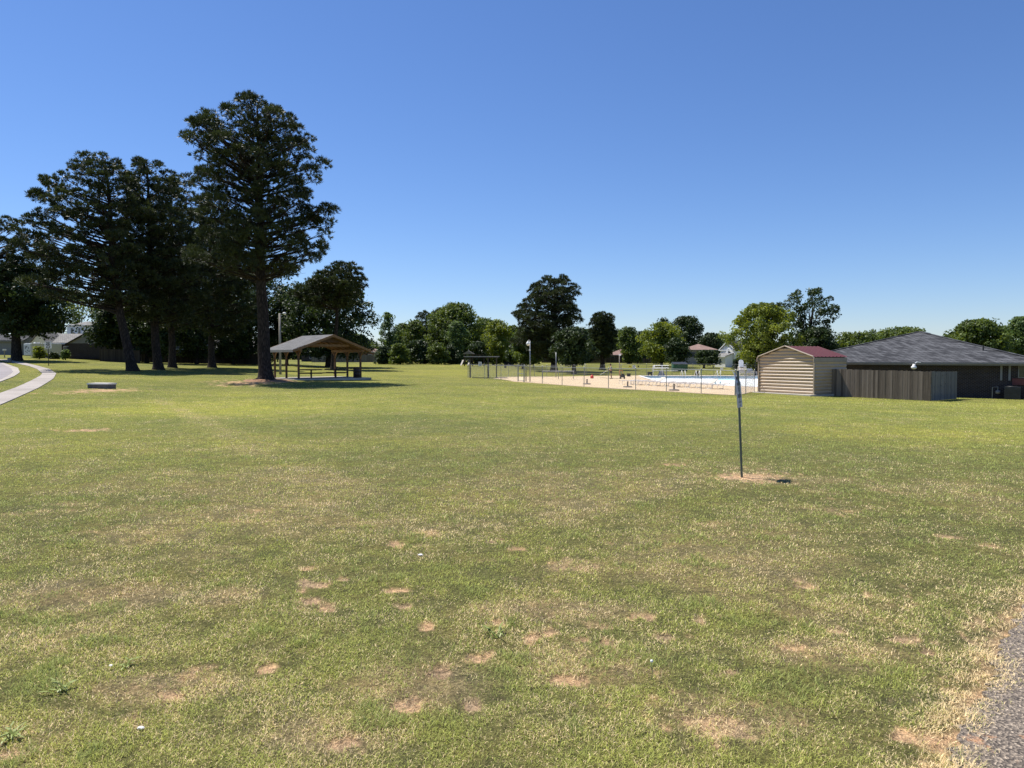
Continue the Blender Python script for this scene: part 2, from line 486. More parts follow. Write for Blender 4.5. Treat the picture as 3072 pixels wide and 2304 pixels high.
def lawn_color(x, y, jit=None):
    yel, straw, dull = lawn_fields(x, y)
    if jit is not None:
        yel = np.clip(yel + jit[:, 0] * .35, 0, 1); s = (jit[:, 1] < straw * .85)
        c = C_GREEN * (1 - yel[:, None]) + C_YEL * yel[:, None]
        brown = (jit[:, 2] < .14)[:, None]
        c = np.where(s[:, None], np.where(brown, C_BROWN, C_STRAW), c)
        return c * (.78 + .5 * jit[:, 3:4])
    c = C_GREEN * (1 - yel[:, None]) + C_YEL * yel[:, None]
    return c * (1 - straw[:, None] * .75) + C_STRAW * .82 * straw[:, None] * .75

# ------------------------------------------------------------------ the ground as one sheet out to the horizon
def build_ground():
    fr = np.arange(-R(40), R(40) + 1e-6, R(.25))
    bk = np.arange(R(44), 2 * math.pi - R(42), R(4.0))
    ang = np.concatenate([fr, bk]); na = len(ang)
    rad = np.concatenate([[.6, 1.2, 1.7], np.exp(np.arange(math.log(2.1), math.log(130), .0125)), np.exp(np.linspace(math.log(134), math.log(1800), 40))])
    nr = len(rad)
    A, Q = np.meshgrid(ang, rad)
    X = (np.sin(A) * Q).ravel(); Y = (np.cos(A) * Q).ravel()
    Z = terrain(X, Y)
    rr = np.hypot(X, Y)
    Z += (fbm(X, Y, .5, 3, 21) - .5) * .03 * np.clip(1 - rr / 40, 0, 1) * (rr > 1)
    D = dirt_field(X, Y); D[rr > 70] *= .4
    Z -= D * .012 * (rr < 30)
    inp = inpoly(X, Y, path_poly); ed_ = polydist(X, Y, path_poly)
    Z = np.where(inp, terrain(X, Y) - .012 * np.clip(ed_ / .15, 0, 1), Z)
    col = lawn_color(X, Y)
    wnear = np.clip(1 - (rr - 9) / 14, 0, 1)[:, None]
    thatch = np.array((.135, .13, .056))
    dl_ = np.maximum(_ell(_dull, X, Y), sstep(.5, .68, fbm(X, Y, 2.1, 4, 12)) * .7)[:, None] * np.clip(1.3 - rr / 14, 0, 1)[:, None]
    thatch = thatch * (1 - dl_) + np.array((.25, .195, .115)) * dl_ * (.7 + .6 * fbm(X, Y, .2, 3, 45))[:, None]
    col = col * (1 - .85 * wnear) + thatch * .85 * wnear
    col = col * (1 - .20 * sstep(16, 42, rr))[:, None]
    soil = C_SOIL * (.75 + .5 * fbm(X, Y, .35, 3, 31))[:, None]
    col = col * (1 - D[:, None]) + soil * D[:, None]
    V = np.stack([X, Y, Z], 1)
    i = np.arange(nr - 1)[:, None] * na; j = np.arange(na)[None, :]; j2 = (j + 1) % na
    q = np.stack([i + j, i + j2, i + na + j2, i + na + j], -1).reshape(-1, 4)
    cx = X[q].mean(1); cy = Y[q].mean(1)
    # the pool basin and the deep end need an opening in the lawn under the deck
    bad = inpoly(X, Y, pool_poly)[q].any(1) | (inpoly(cx, cy, pool_poly))
    near_pool = polydist(cx, cy, pool_poly) < .6
    q = q[~(bad | (near_pool & inpoly(cx, cy, deck_poly)))][:, ::-1]
    V = np.concatenate([V, [[0, 0, 0]]]); 
    D = np.append(D, 0); col = np.concatenate([col, [[.15, .135, .062]]])
    c = len(V) - 1
    tri = np.array([[c, k, (k + 1) % na] for k in range(na)])[:, [0, 2, 1]]
    loops = np.concatenate([q.ravel(), tri.ravel()])
    starts = np.concatenate([np.arange(len(q)) * 4, len(q) * 4 + np.arange(len(tri)) * 3]); totals = np.concatenate([np.full(len(q), 4), np.full(len(tri), 3)])
    me = npmesh('ground', V, loops, starts, totals, vcol={'Col': col, 'dirt': D}, smooth=True)
    m, nt, bs, out = newmat('lawn_ground')
    a = nd(nt, 'ShaderNodeAttribute', attribute_name='Col')
    dd = nd(nt, 'ShaderNodeAttribute', attribute_name='dirt')
    co = coords(nt)
    n1 = nd(nt, 'ShaderNodeTexNoise', Scale=26.0, Detail=5.0, Roughness=.75); nt.links.new(co, n1.inputs['Vector'])
    n2 = nd(nt, 'ShaderNodeTexNoise', Scale=7.0, Detail=5.0, Roughness=.7); nt.links.new(co, n2.inputs['Vector'])
    n3 = nd(nt, 'ShaderNodeTexNoise', Scale=1.6, Detail=4.0, Roughness=.65); nt.links.new(co, n3.inputs['Vector'])
    r1 = ramp(nt, n1.outputs[0], [(.3, (.42, .42, .42)), (.72, (1.55, 1.5, 1.45))])
    r2 = ramp(nt, n2.outputs[0], [(.3, (.62, .66, .7)), (.72, (1.36, 1.32, 1.25))])
    r3 = ramp(nt, n3.outputs[0], [(.3, (.82, .88, .9)), (.7, (1.16, 1.1, 1.0))])
    prev = a.outputs['Color']
    n0 = nd(nt, 'ShaderNodeTexNoise', Scale=95.0, Detail=3.0, Roughness=.7); nt.links.new(co, n0.inputs['Vector'])
    r0_ = ramp(nt, n0.outputs[0], [(.32, (.5, .48, .45)), (.7, (1.5, 1.48, 1.42))])
    for r_ in (r0_, r1, r2, r3):
        mx = nd(nt, 'ShaderNodeMix', data_type='RGBA', blend_type='MULTIPLY'); mx.inputs[0].default_value = 1.0
        nt.links.new(prev, mx.inputs[6]); nt.links.new(r_, mx.inputs[7]); prev = mx.outputs[2]
    nt.links.new(prev, bs.inputs['Base Color'])
    bs.inputs['Roughness'].default_value = .95; bs.inputs['Specular IOR Level'].default_value = .08
    ad = nd(nt, 'ShaderNodeMath', operation='ADD'); nt.links.new(n1.outputs[0], ad.inputs[0]); nt.links.new(n2.outputs[0], ad.inputs[1])
    bump(nt, bs, ad.outputs[0], .9, .05)
    o = link('ground', me, m); tag(o, kind='structure')
    return o
build_ground()

# ------------------------------------------------------------------ mown grass blades near the camera
def build_grass():
    P = []
    Vs, Cs = [], []
    off = 0; L = []; S = []; T = []; lp = 0
    for d0, d1, dens0 in ((2.2, 5, 23000.), (5, 14, 18000.), (14, 85, 10500.)):
        half = .80
        n = int(dens0 * 9 * 2 * half * math.log(d1 / d0))
        d = d0 * (d1 / d0) ** rng.random(n); x = rng.uniform(-half, half, n) * d; y = d.copy()
        ln = .0265 * (d / 3) ** .15; wd = .0024 * (d / 3) ** .82
        # fade into the next band
        D = dirt_field(x, y)
        keep = (rng.random(n) > D * .90) & (rng.random(n) > sstep(50, 88, d))
        tuft = fbm(x, y, .16, 2, 41)
        keep &= rng.random(n) < (.35 + 1.3 * sstep(.3, .62, tuft))
        dl_ = np.maximum(_ell(_dull, x, y), sstep(.5, .68, fbm(x, y, 2.1, 4, 12)) * .7) * np.clip(1.3 - d / 14, 0, 1)
        patchy = fbm(x, y, .33, 3, 43)
        keep &= rng.random(n) > np.clip(dl_ * (.02 + .85 * sstep(.48, .68, patchy)), 0, .7)
        lush = sstep(.62, .74, fbm(x, y, .30, 3, 44))
        keep &= ~inpoly(x, y, path_poly) | (polydist(x, y, path_poly) < rng.uniform(0, .17, n) ** 1.2)
        keep &= ~(inpoly(x, y, walk_poly) | inpoly(x, y, curb_poly))
        x, y, ln, wd, lush = x[keep], y[keep], ln[keep], wd[keep], lush[keep]; n = len(x)
        tuft = tuft[keep]; D = D[keep]
        z = terrain(x, y) + (fbm(x, y, .5, 3, 21) - .5) * .03 * np.clip(1 - np.hypot(x, y) / 40, 0, 1) - .004
        jit = rng.random((n, 4)); jit[:, 0] -= .5
        c = lawn_color(x, y, jit)
        e = polydist(x, y, path_poly)
        lg_ = rng.random(n) < lush * .85
        c[lg_] = (C_GREEN * .95 + C_YEL * .05) * (.65 + .6 * rng.random((lg_.sum(), 1)))
        dead = (rng.random(n) < np.clip(1.0 - e / .33, 0, .85)) | (rng.random(n) < D * .7)
        c[dead] = C_STRAW * (.7 + .6 * rng.random((dead.sum(), 1)))
        lng = ln * rng.uniform(.45, 1.15, n) * (.75 + .6 * tuft) * (1 + .7 * lush)
        th = rng.uniform(0, 2 * np.pi, n); lean = rng.uniform(.35, 1.35, n)
        dx, dy = np.cos(th) * np.sin(lean), np.sin(th) * np.sin(lean); dz = np.cos(lean)
        sa = th + np.pi / 2 + rng.normal(0, .7, n); sx, sy = np.cos(sa), np.sin(sa)
        w = wd * rng.uniform(.6, 1.2, n)
        B = np.stack([x, y, z], 1); dr = np.stack([dx, dy, dz], 1); sd = np.stack([sx, sy, np.zeros(n)], 1)
        mid = B + dr * (lng * .55)[:, None] + np.array((0, 0, 1)) * (lng * .12)[:, None]
        tip = B + dr * lng[:, None] - np.array((0, 0, 1)) * (lng * .10)[:, None]
        tip[:, 2] = np.maximum(tip[:, 2], B[:, 2] + .006)
        V = np.stack([B - sd * w[:, None] / 2, B + sd * w[:, None] / 2, mid + sd * w[:, None] * .42, mid - sd * w[:, None] * .42, tip], 1).reshape(-1, 3)
        b0 = off + np.arange(n) * 5
        lo = np.stack([b0, b0 + 1, b0 + 2, b0 + 3, b0 + 3, b0 + 2, b0 + 4], 1).ravel()
        L.append(lo); S.append((lp + np.arange(n)[:, None] * 7 + np.array([0, 4])).ravel()); T.append(np.tile([4, 3], n))
        lp += 7 * n; off += 5 * n
        Vs.append(V); Cs.append(np.repeat(c, 5, 0))
    me = npmesh('grass', np.concatenate(Vs), np.concatenate(L), np.concatenate(S), np.concatenate(T), vcol={'Col': np.concatenate(Cs)})
    m, nt, bs, out = newmat('grass_blades')
    a = nd(nt, 'ShaderNodeAttribute', attribute_name='Col')
    g = nd(nt, 'ShaderNodeMix', data_type='RGBA', blend_type='MULTIPLY'); g.inputs[0].default_value = 1.0
    g.inputs[7].default_value = (2.15, 2.10, 2.0, 1); nt.links.new(a.outputs['Color'], g.inputs[6])
    nt.links.new(g.outputs[2], bs.inputs['Base Color'])
    bs.inputs['Roughness'].default_value = .6; bs.inputs['Specular IOR Level'].default_value = .25
    tr = nt.nodes.new('ShaderNodeBsdfTranslucent'); nt.links.new(g.outputs[2], tr.inputs[0])
    mx = nt.nodes.new('ShaderNodeMixShader'); mx.inputs[0].default_value = .35
    nt.links.new(bs.outputs[0], mx.inputs[1]); nt.links.new(tr.outputs[0], mx.inputs[2]); nt.links.new(mx.outputs[0], out.inputs[0])
    o = link('grass', me, m); tag(o, 'short mown grass blades covering the lawn nearest the camera', 'grass', kind='stuff')
build_grass()

# ------------------------------------------------------------------ flat sheets: deck, walk, road, path
def sheet(name, poly, off, mat, step=2.0, hole=None, cut=True):
    bm = bmesh.new()
    def loop(pts):
        vs = [bm.verts.new((p[0], p[1], 0)) for p in pts]
        return [bm.edges.new((vs[i], vs[(i + 1) % len(vs)])) for i in range(len(vs))]
    ed = loop(poly)
    if hole: ed += loop(hole)
    bmesh.ops.triangle_fill(bm, use_beauty=True, use_dissolve=False, edges=ed, normal=(0, 0, 1))
    xs = [p[0] for p in poly]; ys = [p[1] for p in poly]
    if cut:
        for k in np.arange(min(xs) + step, max(xs), step):
            bmesh.ops.bisect_plane(bm, geom=bm.verts[:] + bm.edges[:] + bm.faces[:], plane_co=(k, 0, 0), plane_no=(1, 0, 0))
        for k in np.arange(min(ys) + step, max(ys), step):
            bmesh.ops.bisect_plane(bm, geom=bm.verts[:] + bm.edges[:] + bm.faces[:], plane_co=(0, k, 0), plane_no=(0, 1, 0))
    for v in bm.verts:
        v.co.z = tz(v.co.x, v.co.y) + off
    for f in bm.faces:
        f.normal_update()
        if f.normal.z < 0: f.normal_flip()
    # a skirt gives the sheet its thickness
    be = [e for e in bm.edges if len(e.link_faces) == 1]
    r = bmesh.ops.extrude_edge_only(bm, edges=be)
    for v in [g for g in r['geom'] if isinstance(g, bmesh.types.BMVert)]:
        v.co.z -= off + .12
    me = bpy.data.meshes.new(name); bm.to_mesh(me); bm.free()
    o = link(name, me, mat); tag(o, kind='structure')
    return o

def concrete(name, c, stain, joint=0.0, dark=.6):
    m, nt, bs, out = newmat(name)
    co = coords(nt)
    n1 = nd(nt, 'ShaderNodeTexNoise', Scale=.35, Detail=6.0, Roughness=.62); nt.links.new(co, n1.inputs['Vector'])
    n2 = nd(nt, 'ShaderNodeTexNoise', Scale=18.0, Detail=4.0, Roughness=.7); nt.links.new(co, n2.inputs['Vector'])
    a = ramp(nt, n1.outputs[0], [(.32, stain), (.62, c)])
    b = ramp(nt, n2.outputs[0], [(.3, (.86, .86, .86)), (.7, (1.1, 1.1, 1.1))])
    mx = nd(nt, 'ShaderNodeMix', data_type='RGBA', blend_type='MULTIPLY'); mx.inputs[0].default_value = 1.0
    nt.links.new(a, mx.inputs[6]); nt.links.new(b, mx.inputs[7])
    last = mx.outputs[2]
    if joint:
        bk = nt.nodes.new('ShaderNodeTexBrick'); bk.offset = 0
        bk.inputs['Scale'].default_value = 1.0; bk.inputs['Brick Width'].default_value = joint; bk.inputs['Row Height'].default_value = joint; bk.inputs['Mortar Size'].default_value = .02
        bk.inputs['Color1'].default_value = (1, 1, 1, 1); bk.inputs['Color2'].default_value = (.93, .93, .93, 1); bk.inputs['Mortar'].default_value = (.4, .38, .35, 1)
        mp = nt.nodes.new('ShaderNodeMapping'); mp.inputs['Rotation'].default_value = (0, 0, R(27)); nt.links.new(co, mp.inputs[0]); nt.links.new(mp.outputs[0], bk.inputs['Vector'])
        m2 = nd(nt, 'ShaderNodeMix', data_type='RGBA', blend_type='MULTIPLY'); m2.inputs[0].default_value = .75
        nt.links.new(last, m2.inputs[6]); nt.links.new(bk.outputs[0], m2.inputs[7]); last = m2.outputs[2]
    nt.links.new(last, bs.inputs['Base Color']); bs.inputs['Roughness'].default_value = .9; bs.inputs['Specular IOR Level'].default_value = .2
    bump(nt, bs, n2.outputs[0], .3, .01)
    return m

M_DECK = concrete('deck_concrete', (.60, .455, .285), (.55, .43, .30), 3.0)
M_WALK = concrete('walk_concrete', (.40, .36, .33), (.29, .26, .235), 1.5)
M_CURB = concrete('curb_concrete', (.42, .38, .35), (.32, .29, .265), 3.0)
M_ROAD = concrete('road_concrete', (.29, .265, .275), (.23, .21, .215), 0)
M_SLAB = concrete('slab_concrete', (.50, .46, .40), (.38, .34, .30), 0)
M_WHITECON = concrete('white_concrete', (.78, .75, .73), (.66, .62, .60), 0)
sheet('pool_deck', deck_poly, .03, M_DECK, 2.5, hole=pool_poly)
sheet('sidewalk', walk_poly, .035, M_WALK, 2.0)
sheet('kerb_strip', curb_poly, .05, M_CURB, 2.0)
sheet('road', road_poly, .056, M_ROAD, 2.0)

def asphalt():
    m, nt, bs, out = newmat('worn_asphalt')
    co = coords(nt)
    n1 = nd(nt, 'ShaderNodeTexVoronoi', Scale=95.0); nt.links.new(co, n1.inputs['Vector'])
    n2 = nd(nt, 'ShaderNodeTexNoise', Scale=3.2, Detail=7.0, Roughness=.75); nt.links.new(co, n2.inputs['Vector'])
    n3 = nd(nt, 'ShaderNodeTexNoise', Scale=40.0, Detail=5.0, Roughness=.7); nt.links.new(co, n3.inputs['Vector'])
    chips = ramp(nt, n1.outputs['Color'], [(.2, (.08, .066, .055)), (.5, (.165, .135, .108)), (.78, (.29, .235, .18)), (.97, (.55, .45, .34))])
    clay = ramp(nt, n2.outputs[0], [(.60, (0, 0, 0)), (.68, (.9, .9, .9))])
    mx = nd(nt, 'ShaderNodeMix', data_type='RGBA'); nt.links.new(clay, mx.inputs[0])
    nt.links.new(chips, mx.inputs[6]); mx.inputs[7].default_value = (.44, .235, .125, 1)
    nt.links.new(mx.outputs[2], bs.inputs['Base Color']); bs.inputs['Roughness'].default_value = .9; bs.inputs['Specular IOR Level'].default_value = .25
    ad = nd(nt, 'ShaderNodeMath', operation='ADD'); nt.links.new(n3.outputs[0], ad.inputs[0]); nt.links.new(n1.outputs[0], ad.inputs[1])
    bump(nt, bs, ad.outputs[0], .8, .01)
    return m
sheet('asphalt_path', path_poly, .004, asphalt(), 1.0)
# ------------------------------------------------------------------ trees
M_BARK_PINE = barkmat('pine_bark', (.018, .015, .014), (.085, .066, .055))
M_BARK_GREY = barkmat('grey_bark', (.02, .018, .016), (.10, .085, .07))
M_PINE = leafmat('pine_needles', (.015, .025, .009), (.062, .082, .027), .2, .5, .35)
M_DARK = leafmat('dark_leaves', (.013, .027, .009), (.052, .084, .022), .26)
M_MID = leafmat('mid_green_leaves', (.036, .066, .016), (.135, .185, .038), .38)
M_LIGHT = leafmat('yellow_green_leaves', (.06, .095, .016), (.235, .285, .048), .42)
M_PALE = leafmat('pale_green_leaves', (.05, .09, .03), (.16, .23, .075), .42)

class Leaves:
    """gathers many small flat leaves or needles, then writes one mesh"""
    def __init__(s): s.V = []; s.A = []; s.n = []
    def quads(s, C, U, W, val):
        """centres C, half-axes U and W (n,3)"""
        V = np.stack([C - U, C + W * .9, C + U, C - W * .9], 1)
        s.V.append(V.reshape(-1, 3)); s.A.append(val)
    def mesh(s, name):
        V = np.concatenate(s.V); A = np.concatenate(s.A); n = len(A)
        return npmesh(name, V, np.arange(4 * n), np.arange(n) * 4, np.full(n, 4), fattr={'v': A})

def unit(v): return v / (np.linalg.norm(v, axis=-1, keepdims=True) + 1e-9)

def crown_fn(prof, d, axis_px):
    """from photo outline rows (py, left px, right px) to real heights and reaches either side of the trunk axis"""
    rows = []
    for py, xl, xr in prof:
        ax = axis_px(py)
        P = at(ax, py, d); L_ = at(xl, py, d); R_ = at(xr, py, d)
        rows.append((P.z, P.x, P.x - L_.x, R_.x - P.x))
    rows.sort()
    z = np.array([r[0] for r in rows]); ax = np.array([r[1] for r in rows]); l = np.array([r[2] for r in rows]); r_ = np.array([r[3] for r in rows])
    def reach(zz, phi):
        L = np.interp(zz, z, l); Rr = np.interp(zz, z, r_); M = np.maximum((L + Rr) / 2, .1)
        side = np.where(np.cos(phi) > 0, Rr, L)
        return np.maximum(np.sqrt((side * np.cos(phi)) ** 2 + (M * np.sin(phi)) ** 2), .15)
    cx = lambda zz: np.interp(zz, z, ax)
    return z[0], z[-1], reach, cx

def px_axis(pts):
    ys = [p[1] for p in pts]; xs = [p[0] for p in pts]
    o = np.argsort(ys); ys = np.array(ys)[o]; xs = np.array(xs)[o]
    return lambda py: float(np.interp(py, ys, xs))

def needle_tufts(lv, C, Dr, rg, blades, ln, wd, v0):
    """each tuft a brush of thin needles round direction Dr"""
    n = len(C)
    a = rg.normal(size=(n, blades, 3)); a = unit(a) * .85 + Dr[:, None, :]
    a = unit(a)
    L = ln * rg.uniform(.7, 1.15, (n, blades, 1))
    U = a * L / 2
    W = unit(np.cross(a, rg.normal(size=(n, blades, 3)))) * wd / 2
    cc = C[:, None, :] + a * L * .5
    val = np.clip(v0[:, None] + rg.normal(0, .16, (n, blades)), 0, 1)
    lv.quads(cc.reshape(-1, 3), U.reshape(-1, 3), W.reshape(-1, 3), val.ravel())

def pine(name, label, trunk, d, prof, r0, limbs=70, tuft=.30, nt_=9, blades=11, seed=1, group=None, mat=None, low=None, wdk=.17, bare=0.0, pad=1.25):
    rg = np.random.default_rng(seed)
    pts = [at(px, py, d) for px, py in trunk]
    ax = px_axis(trunk)
    z0, z1, reach, cx = crown_fn(prof, d, ax)
    b = Vector((pts[0].x, d, tz(pts[0].x, d)))
    root = thing(name, label, 'tree', b, group=group)
    # trunk: flare, then taper to the leader
    tz_ = np.linspace(b.z, z1 - .6, 14)
    zs = np.array([p.z for p in pts]); xs = np.array([p.x for p in pts]); o = np.argsort(zs)
    def tx(z): return float(np.interp(z, zs[o], xs[o])) if z < zs.max() else float(xs[o][-1] + (cx(z) - cx(zs.max())))
    hh = z1 - b.z
    mb = MB(); P = []; Q = []
    for k, z in enumerate([b.z - .25, b.z, b.z + .25, b.z + .7] + list(np.linspace(b.z + 1.6, z1 - .4, 16))):
        t = max(0, (z - b.z) / hh)
        rr = r0 * (1 - t) ** .75 + .03
        if z <= b.z + .71: rr *= [1.75, 1.5, 1.28, 1.1][k]
        P.append(Vector((tx(z) - b.x + math.sin(z * .9 + seed) * .05 * (t > .05), math.sin(z * .6 + seed * 2) * .06 * (t > .05), z - b.z))); Q.append(rr)
    mb.tube(P, Q, 14)
    part('trunk', mb, M_BARK_PINE, root, True)
    br = MB(); lv = Leaves()
    zl = z0 if low is None else low
    # foliage pads: rounded clumps of needle tufts kept apart so sky shows between them
    n = int(limbs * 1.75)
    zz = np.linspace(zl, z1, 60); ww = np.array([float(reach(q, 0)) + float(reach(q, math.pi)) for q in zz]) + .6
    cdf = np.cumsum(ww); cdf /= cdf[-1]
    pads = []
    for i in range(n):
        best, bd = None, -1
        for _ in range(11):
            z = float(np.interp(rg.random(), cdf, zz)); phi = rg.uniform(0, 2 * math.pi)
            top = (z - zl) / (z1 - zl)
            size = rg.uniform(.55, 1.15) * pad * (1 - .22 * top)
            rmax = float(reach(min(z, z1 - .2), phi)) * (.90 + .13 * math.sin(3 * phi + z * 1.3 + seed) + .06 * math.sin(7 * phi - z * 2.1))
            s_ = rg.uniform(.72, 1.0) if rg.random() < .72 else rg.uniform(.25, .75)
            rr_ = max(rmax - size * .62, .05) * s_
            zc = min(z, z1 - size * .75)
            c = np.array((float(cx(z)) - b.x + math.cos(phi) * rr_, math.sin(phi) * rr_, zc - b.z))
            dd_ = min([np.linalg.norm((c - q[0]) * np.array((1, 1, 1.35))) / (size + q[1]) for q in pads[-140:]] or [9])
            if dd_ > bd: bd, best = dd_, (c, size, phi, rr_, top)
        pads.append(best)
    for c, size, phi, rr_, top in pads:
        if rg.random() < bare * (1 - top) ** 2: size *= .45
        E = Vector(c)
        zs0 = max(E.z - (.10 + .30 * top) * rr_ - rg.uniform(.1, .9), 1.5)
        S = Vector((tx(zs0 + b.z) - b.x, 0, zs0))
        M = S.lerp(E, .55) + Vector((0, 0, -rg.uniform(.02, .10) * rr_)) + Vector((rg.normal(0, .04 * rr_), rg.normal(0, .04 * rr_), 0))
        cv = lambda t: S * (1 - t) ** 2 + M * 2 * t * (1 - t) + E * t * t
        rb = max(.02, .016 + .0135 * rr_) * (r0 / .5) ** .5
        br.tube([cv(t) for t in (0, .25, .5, .75, 1)], [rb * 1.25, rb, rb * .75, rb * .5, rb * .22], 5, cap=False)
        if size < .35:
            continue
        for k in range(3):
            e = E + Vector((rg.normal(0, size * .5), rg.normal(0, size * .5), rg.uniform(-.1, .45) * size)); p = cv(rg.uniform(.6, .9))
            br.tube([p, p.lerp(e, .5) + Vector((0, 0, -.04)), e], [rb * .4, rb * .28, rb * .12], 4, cap=False)
        m = max(10, int(nt_ * 5.8 * size * size / (pad * pad) * pad))
        u = unit(rg.normal(size=(m, 3)) + np.array((0, 0, .45)))
        u = unit(u + np.array((math.cos(phi), math.sin(phi), 0)) * .25)
        q = c + u * (size * rg.uniform(.35, .92, (m, 1))) * np.array((1.05, 1.05, .54))
        dd = unit(u * .9 + np.array((0, 0, .45)) + rg.normal(0, .22, (m, 3)))
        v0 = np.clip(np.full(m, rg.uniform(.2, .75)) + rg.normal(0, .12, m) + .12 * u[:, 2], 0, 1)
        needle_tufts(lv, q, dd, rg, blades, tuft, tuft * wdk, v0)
    part('branches', br, M_BARK_PINE, root, True)
    link('crown', lv.mesh('crown'), mat or M_PINE, root)
    return root

def leafy(name, label, trunk, d, prof, r0, mat=None, clumps=150, leaves=70, leaf=.26, cr=(.55, 1.1), seed=1, group=None, fork=None, gaps=0.0, bark=None, droop=.25, cat='tree', fill=.5, skirt=False):
    rg = np.random.default_rng(seed)
    if group == G_BACK or skirt:
        yb = trunk[0][1] - 2; l_ = prof[-1]; c_ = (l_[1] + l_[2]) / 2; q_ = (l_[2] - l_[1]) / 2
        if yb - l_[0] > 12: prof = prof + [((l_[0] + yb) / 2, c_ - q_ * .92, c_ + q_ * .95), (yb, c_ - q_ * .6, c_ + q_ * .55)]
    pts = [at(px, py, d) for px, py in trunk]
    ax = px_axis([(np.mean([p[1], p[2]]), p[0]) for p in prof])
    z0, z1, reach, cx = crown_fn(prof, d, ax)
    b = Vector((pts[0].x, d, tz(pts[0].x, d)))
    root = thing(name, label, cat, b, group=group)
    lv = Leaves()
    n = clumps
    z = z0 + (z1 - z0) * rg.beta(1.15, 1.1, n)
    phi = rg.uniform(0, 2 * np.pi, n)
    s = np.where(rg.random(n) < fill, rg.uniform(.2, .75, n), rg.uniform(.72, .97, n))
    rad = reach(z, phi) * (1.0 + .17 * np.sin(3 * phi + z * 1.1 + seed) + .13 * np.sin(5 * phi - z * 1.9 + 2 * seed) + rg.normal(0, .05, n))
    crr = rg.uniform(cr[0], cr[1], n)
    crr = np.minimum(crr, np.maximum(rad * .75, .3))
    rr = np.maximum(rad - crr * .75, 0) * s
    C = np.stack([cx(z) + np.cos(phi) * rr - b.x, np.sin(phi) * rr, np.minimum(z, z1 - crr * .55) - b.z], 1)
    keep = rg.random(n) > gaps * (rg.random(n))
    C, crr, s = C[keep], crr[keep], s[keep]; n = len(C)
    # leaves on each clump: denser on top and outside
    m = leaves
    u = unit(rg.normal(size=(n, m, 3)) + np.array((0, 0, .30)))
    rr = crr[:, None, None] * rg.uniform(.55, 1.08, (n, m, 1)) * np.array((1.0, 1.0, .78))
    P = C[:, None, :] + u * rr
    P[..., 2] -= (droop * (np.abs(u[..., 0]) + np.abs(u[..., 1])) * crr[:, None] * .3)
    nrm = unit(u * .8 + rg.normal(size=(n, m, 3)) * .7 + np.array((0, 0, .45)))
    t1 = unit(np.cross(nrm, rg.normal(size=(n, m, 3)))); t2 = np.cross(nrm, t1)
    sz = leaf * rg.uniform(.6, 1.25, (n, m, 1))
    v = np.clip(rg.normal(.5, .2, (n, 1)) + rg.normal(0, .18, (n, m)), 0, 1)
    lv.quads(P.reshape(-1, 3), (t1 * sz * .62).reshape(-1, 3), (t2 * sz * .42).reshape(-1, 3), v.ravel())
    # trunk and limbs out to the clumps
    fz = fork if fork is not None else max(z0 - b.z - .2, .3) + .18 * (z1 - z0)
    topx = float(cx(z0 + .55 * (z1 - z0))) - b.x
    mb = MB()
    P0 = [Vector((0, 0, -.25)), Vector((0, 0, .0)), Vector((0, 0, .35)), Vector((topx * .12, 0, fz * .6)), Vector((topx * .3, 0, fz)), Vector((topx, 0, fz + (z1 - b.z - fz) * .6))]
    mb.tube(P0, [r0 * 1.6, r0 * 1.35, r0 * 1.08, r0 * .92, r0 * .8, r0 * .18], 10)
    part('trunk', mb, bark or M_BARK_GREY, root, True)
    br = MB()
    for k in rg.choice(n, min(n, 34), replace=False):
        t0 = rg.uniform(.0, .8)
        S = P0[4].lerp(P0[5], t0); E = Vector(C[k])
        if E.z < S.z - .5: S = P0[4].copy()
        M = S.lerp(E, .5) + Vector((0, 0, .08 * (E - S).length))
        rb = r0 * (.38 - .25 * t0)
        br.tube([S, M, E], [rb, rb * .6, rb * .2], 5, cap=False)
    part('branches', br, bark or M_BARK_GREY, root, True)
    link('crown', lv.mesh('crown'), mat or M_MID, root)
    return root

G_PINES = 'tall pines at the left side of the park'
G_BACK = 'trees along the far edge of the lawn'
pine('pine_tree', 'tallest pine, with a rounded crown and long bare trunk, beside the picnic shelter', [(798, 1141), (790, 1000), (785, 900), (781, 700), (776, 500), (772, 330)], 58,
     [(298, 690, 795), (310, 655, 828), (328, 630, 858), (360, 595, 905), (400, 560, 935), (440, 545, 958), (480, 548, 968), (530, 560, 972), (560, 572, 955), (590, 600, 975), (625, 610, 1018), (655, 615, 1028), (690, 590, 1005), (725, 575, 1000), (765, 570, 1002), (800, 585, 970), (835, 630, 930)],
     .50, limbs=165, tuft=.34, nt_=11, blades=14, seed=3, group=G_PINES, low=at(780, 815, 58).z, bare=.2, wdk=.15)
pine('pine_tree', 'leaning pine with a lopsided crown reaching left over the road sign', [(398, 1113), (375, 1010), (358, 930), (338, 760), (326, 600), (318, 480)], 71,
     [(465, 255, 365), (485, 200, 380), (510, 170, 388), (545, 145, 392), (585, 115, 400), (620, 95, 415), (655, 62, 425), (700, 60, 430), (760, 40, 430), (820, 60, 450), (880, 80, 450), (920, 140, 430)],
     .44, limbs=125, tuft=.40, nt_=11, blades=12, seed=5, group=G_PINES, low=at(340, 905, 71).z, bare=.12)
pine('pine_tree', 'pine with a narrow domed top, second trunk to the right of the leaning pine', [(475, 1103), (462, 950), (452, 800), (445, 600), (440, 490)], 77,
     [(478, 410, 470), (492, 385, 500), (520, 372, 530), (560, 368, 545), (620, 365, 590), (680, 370, 620), (760, 360, 640), (840, 360, 650), (900, 380, 640), (955, 400, 600)],
     .44, limbs=115, tuft=.42, nt_=11, blades=12, seed=8, group=G_PINES, bare=.05)
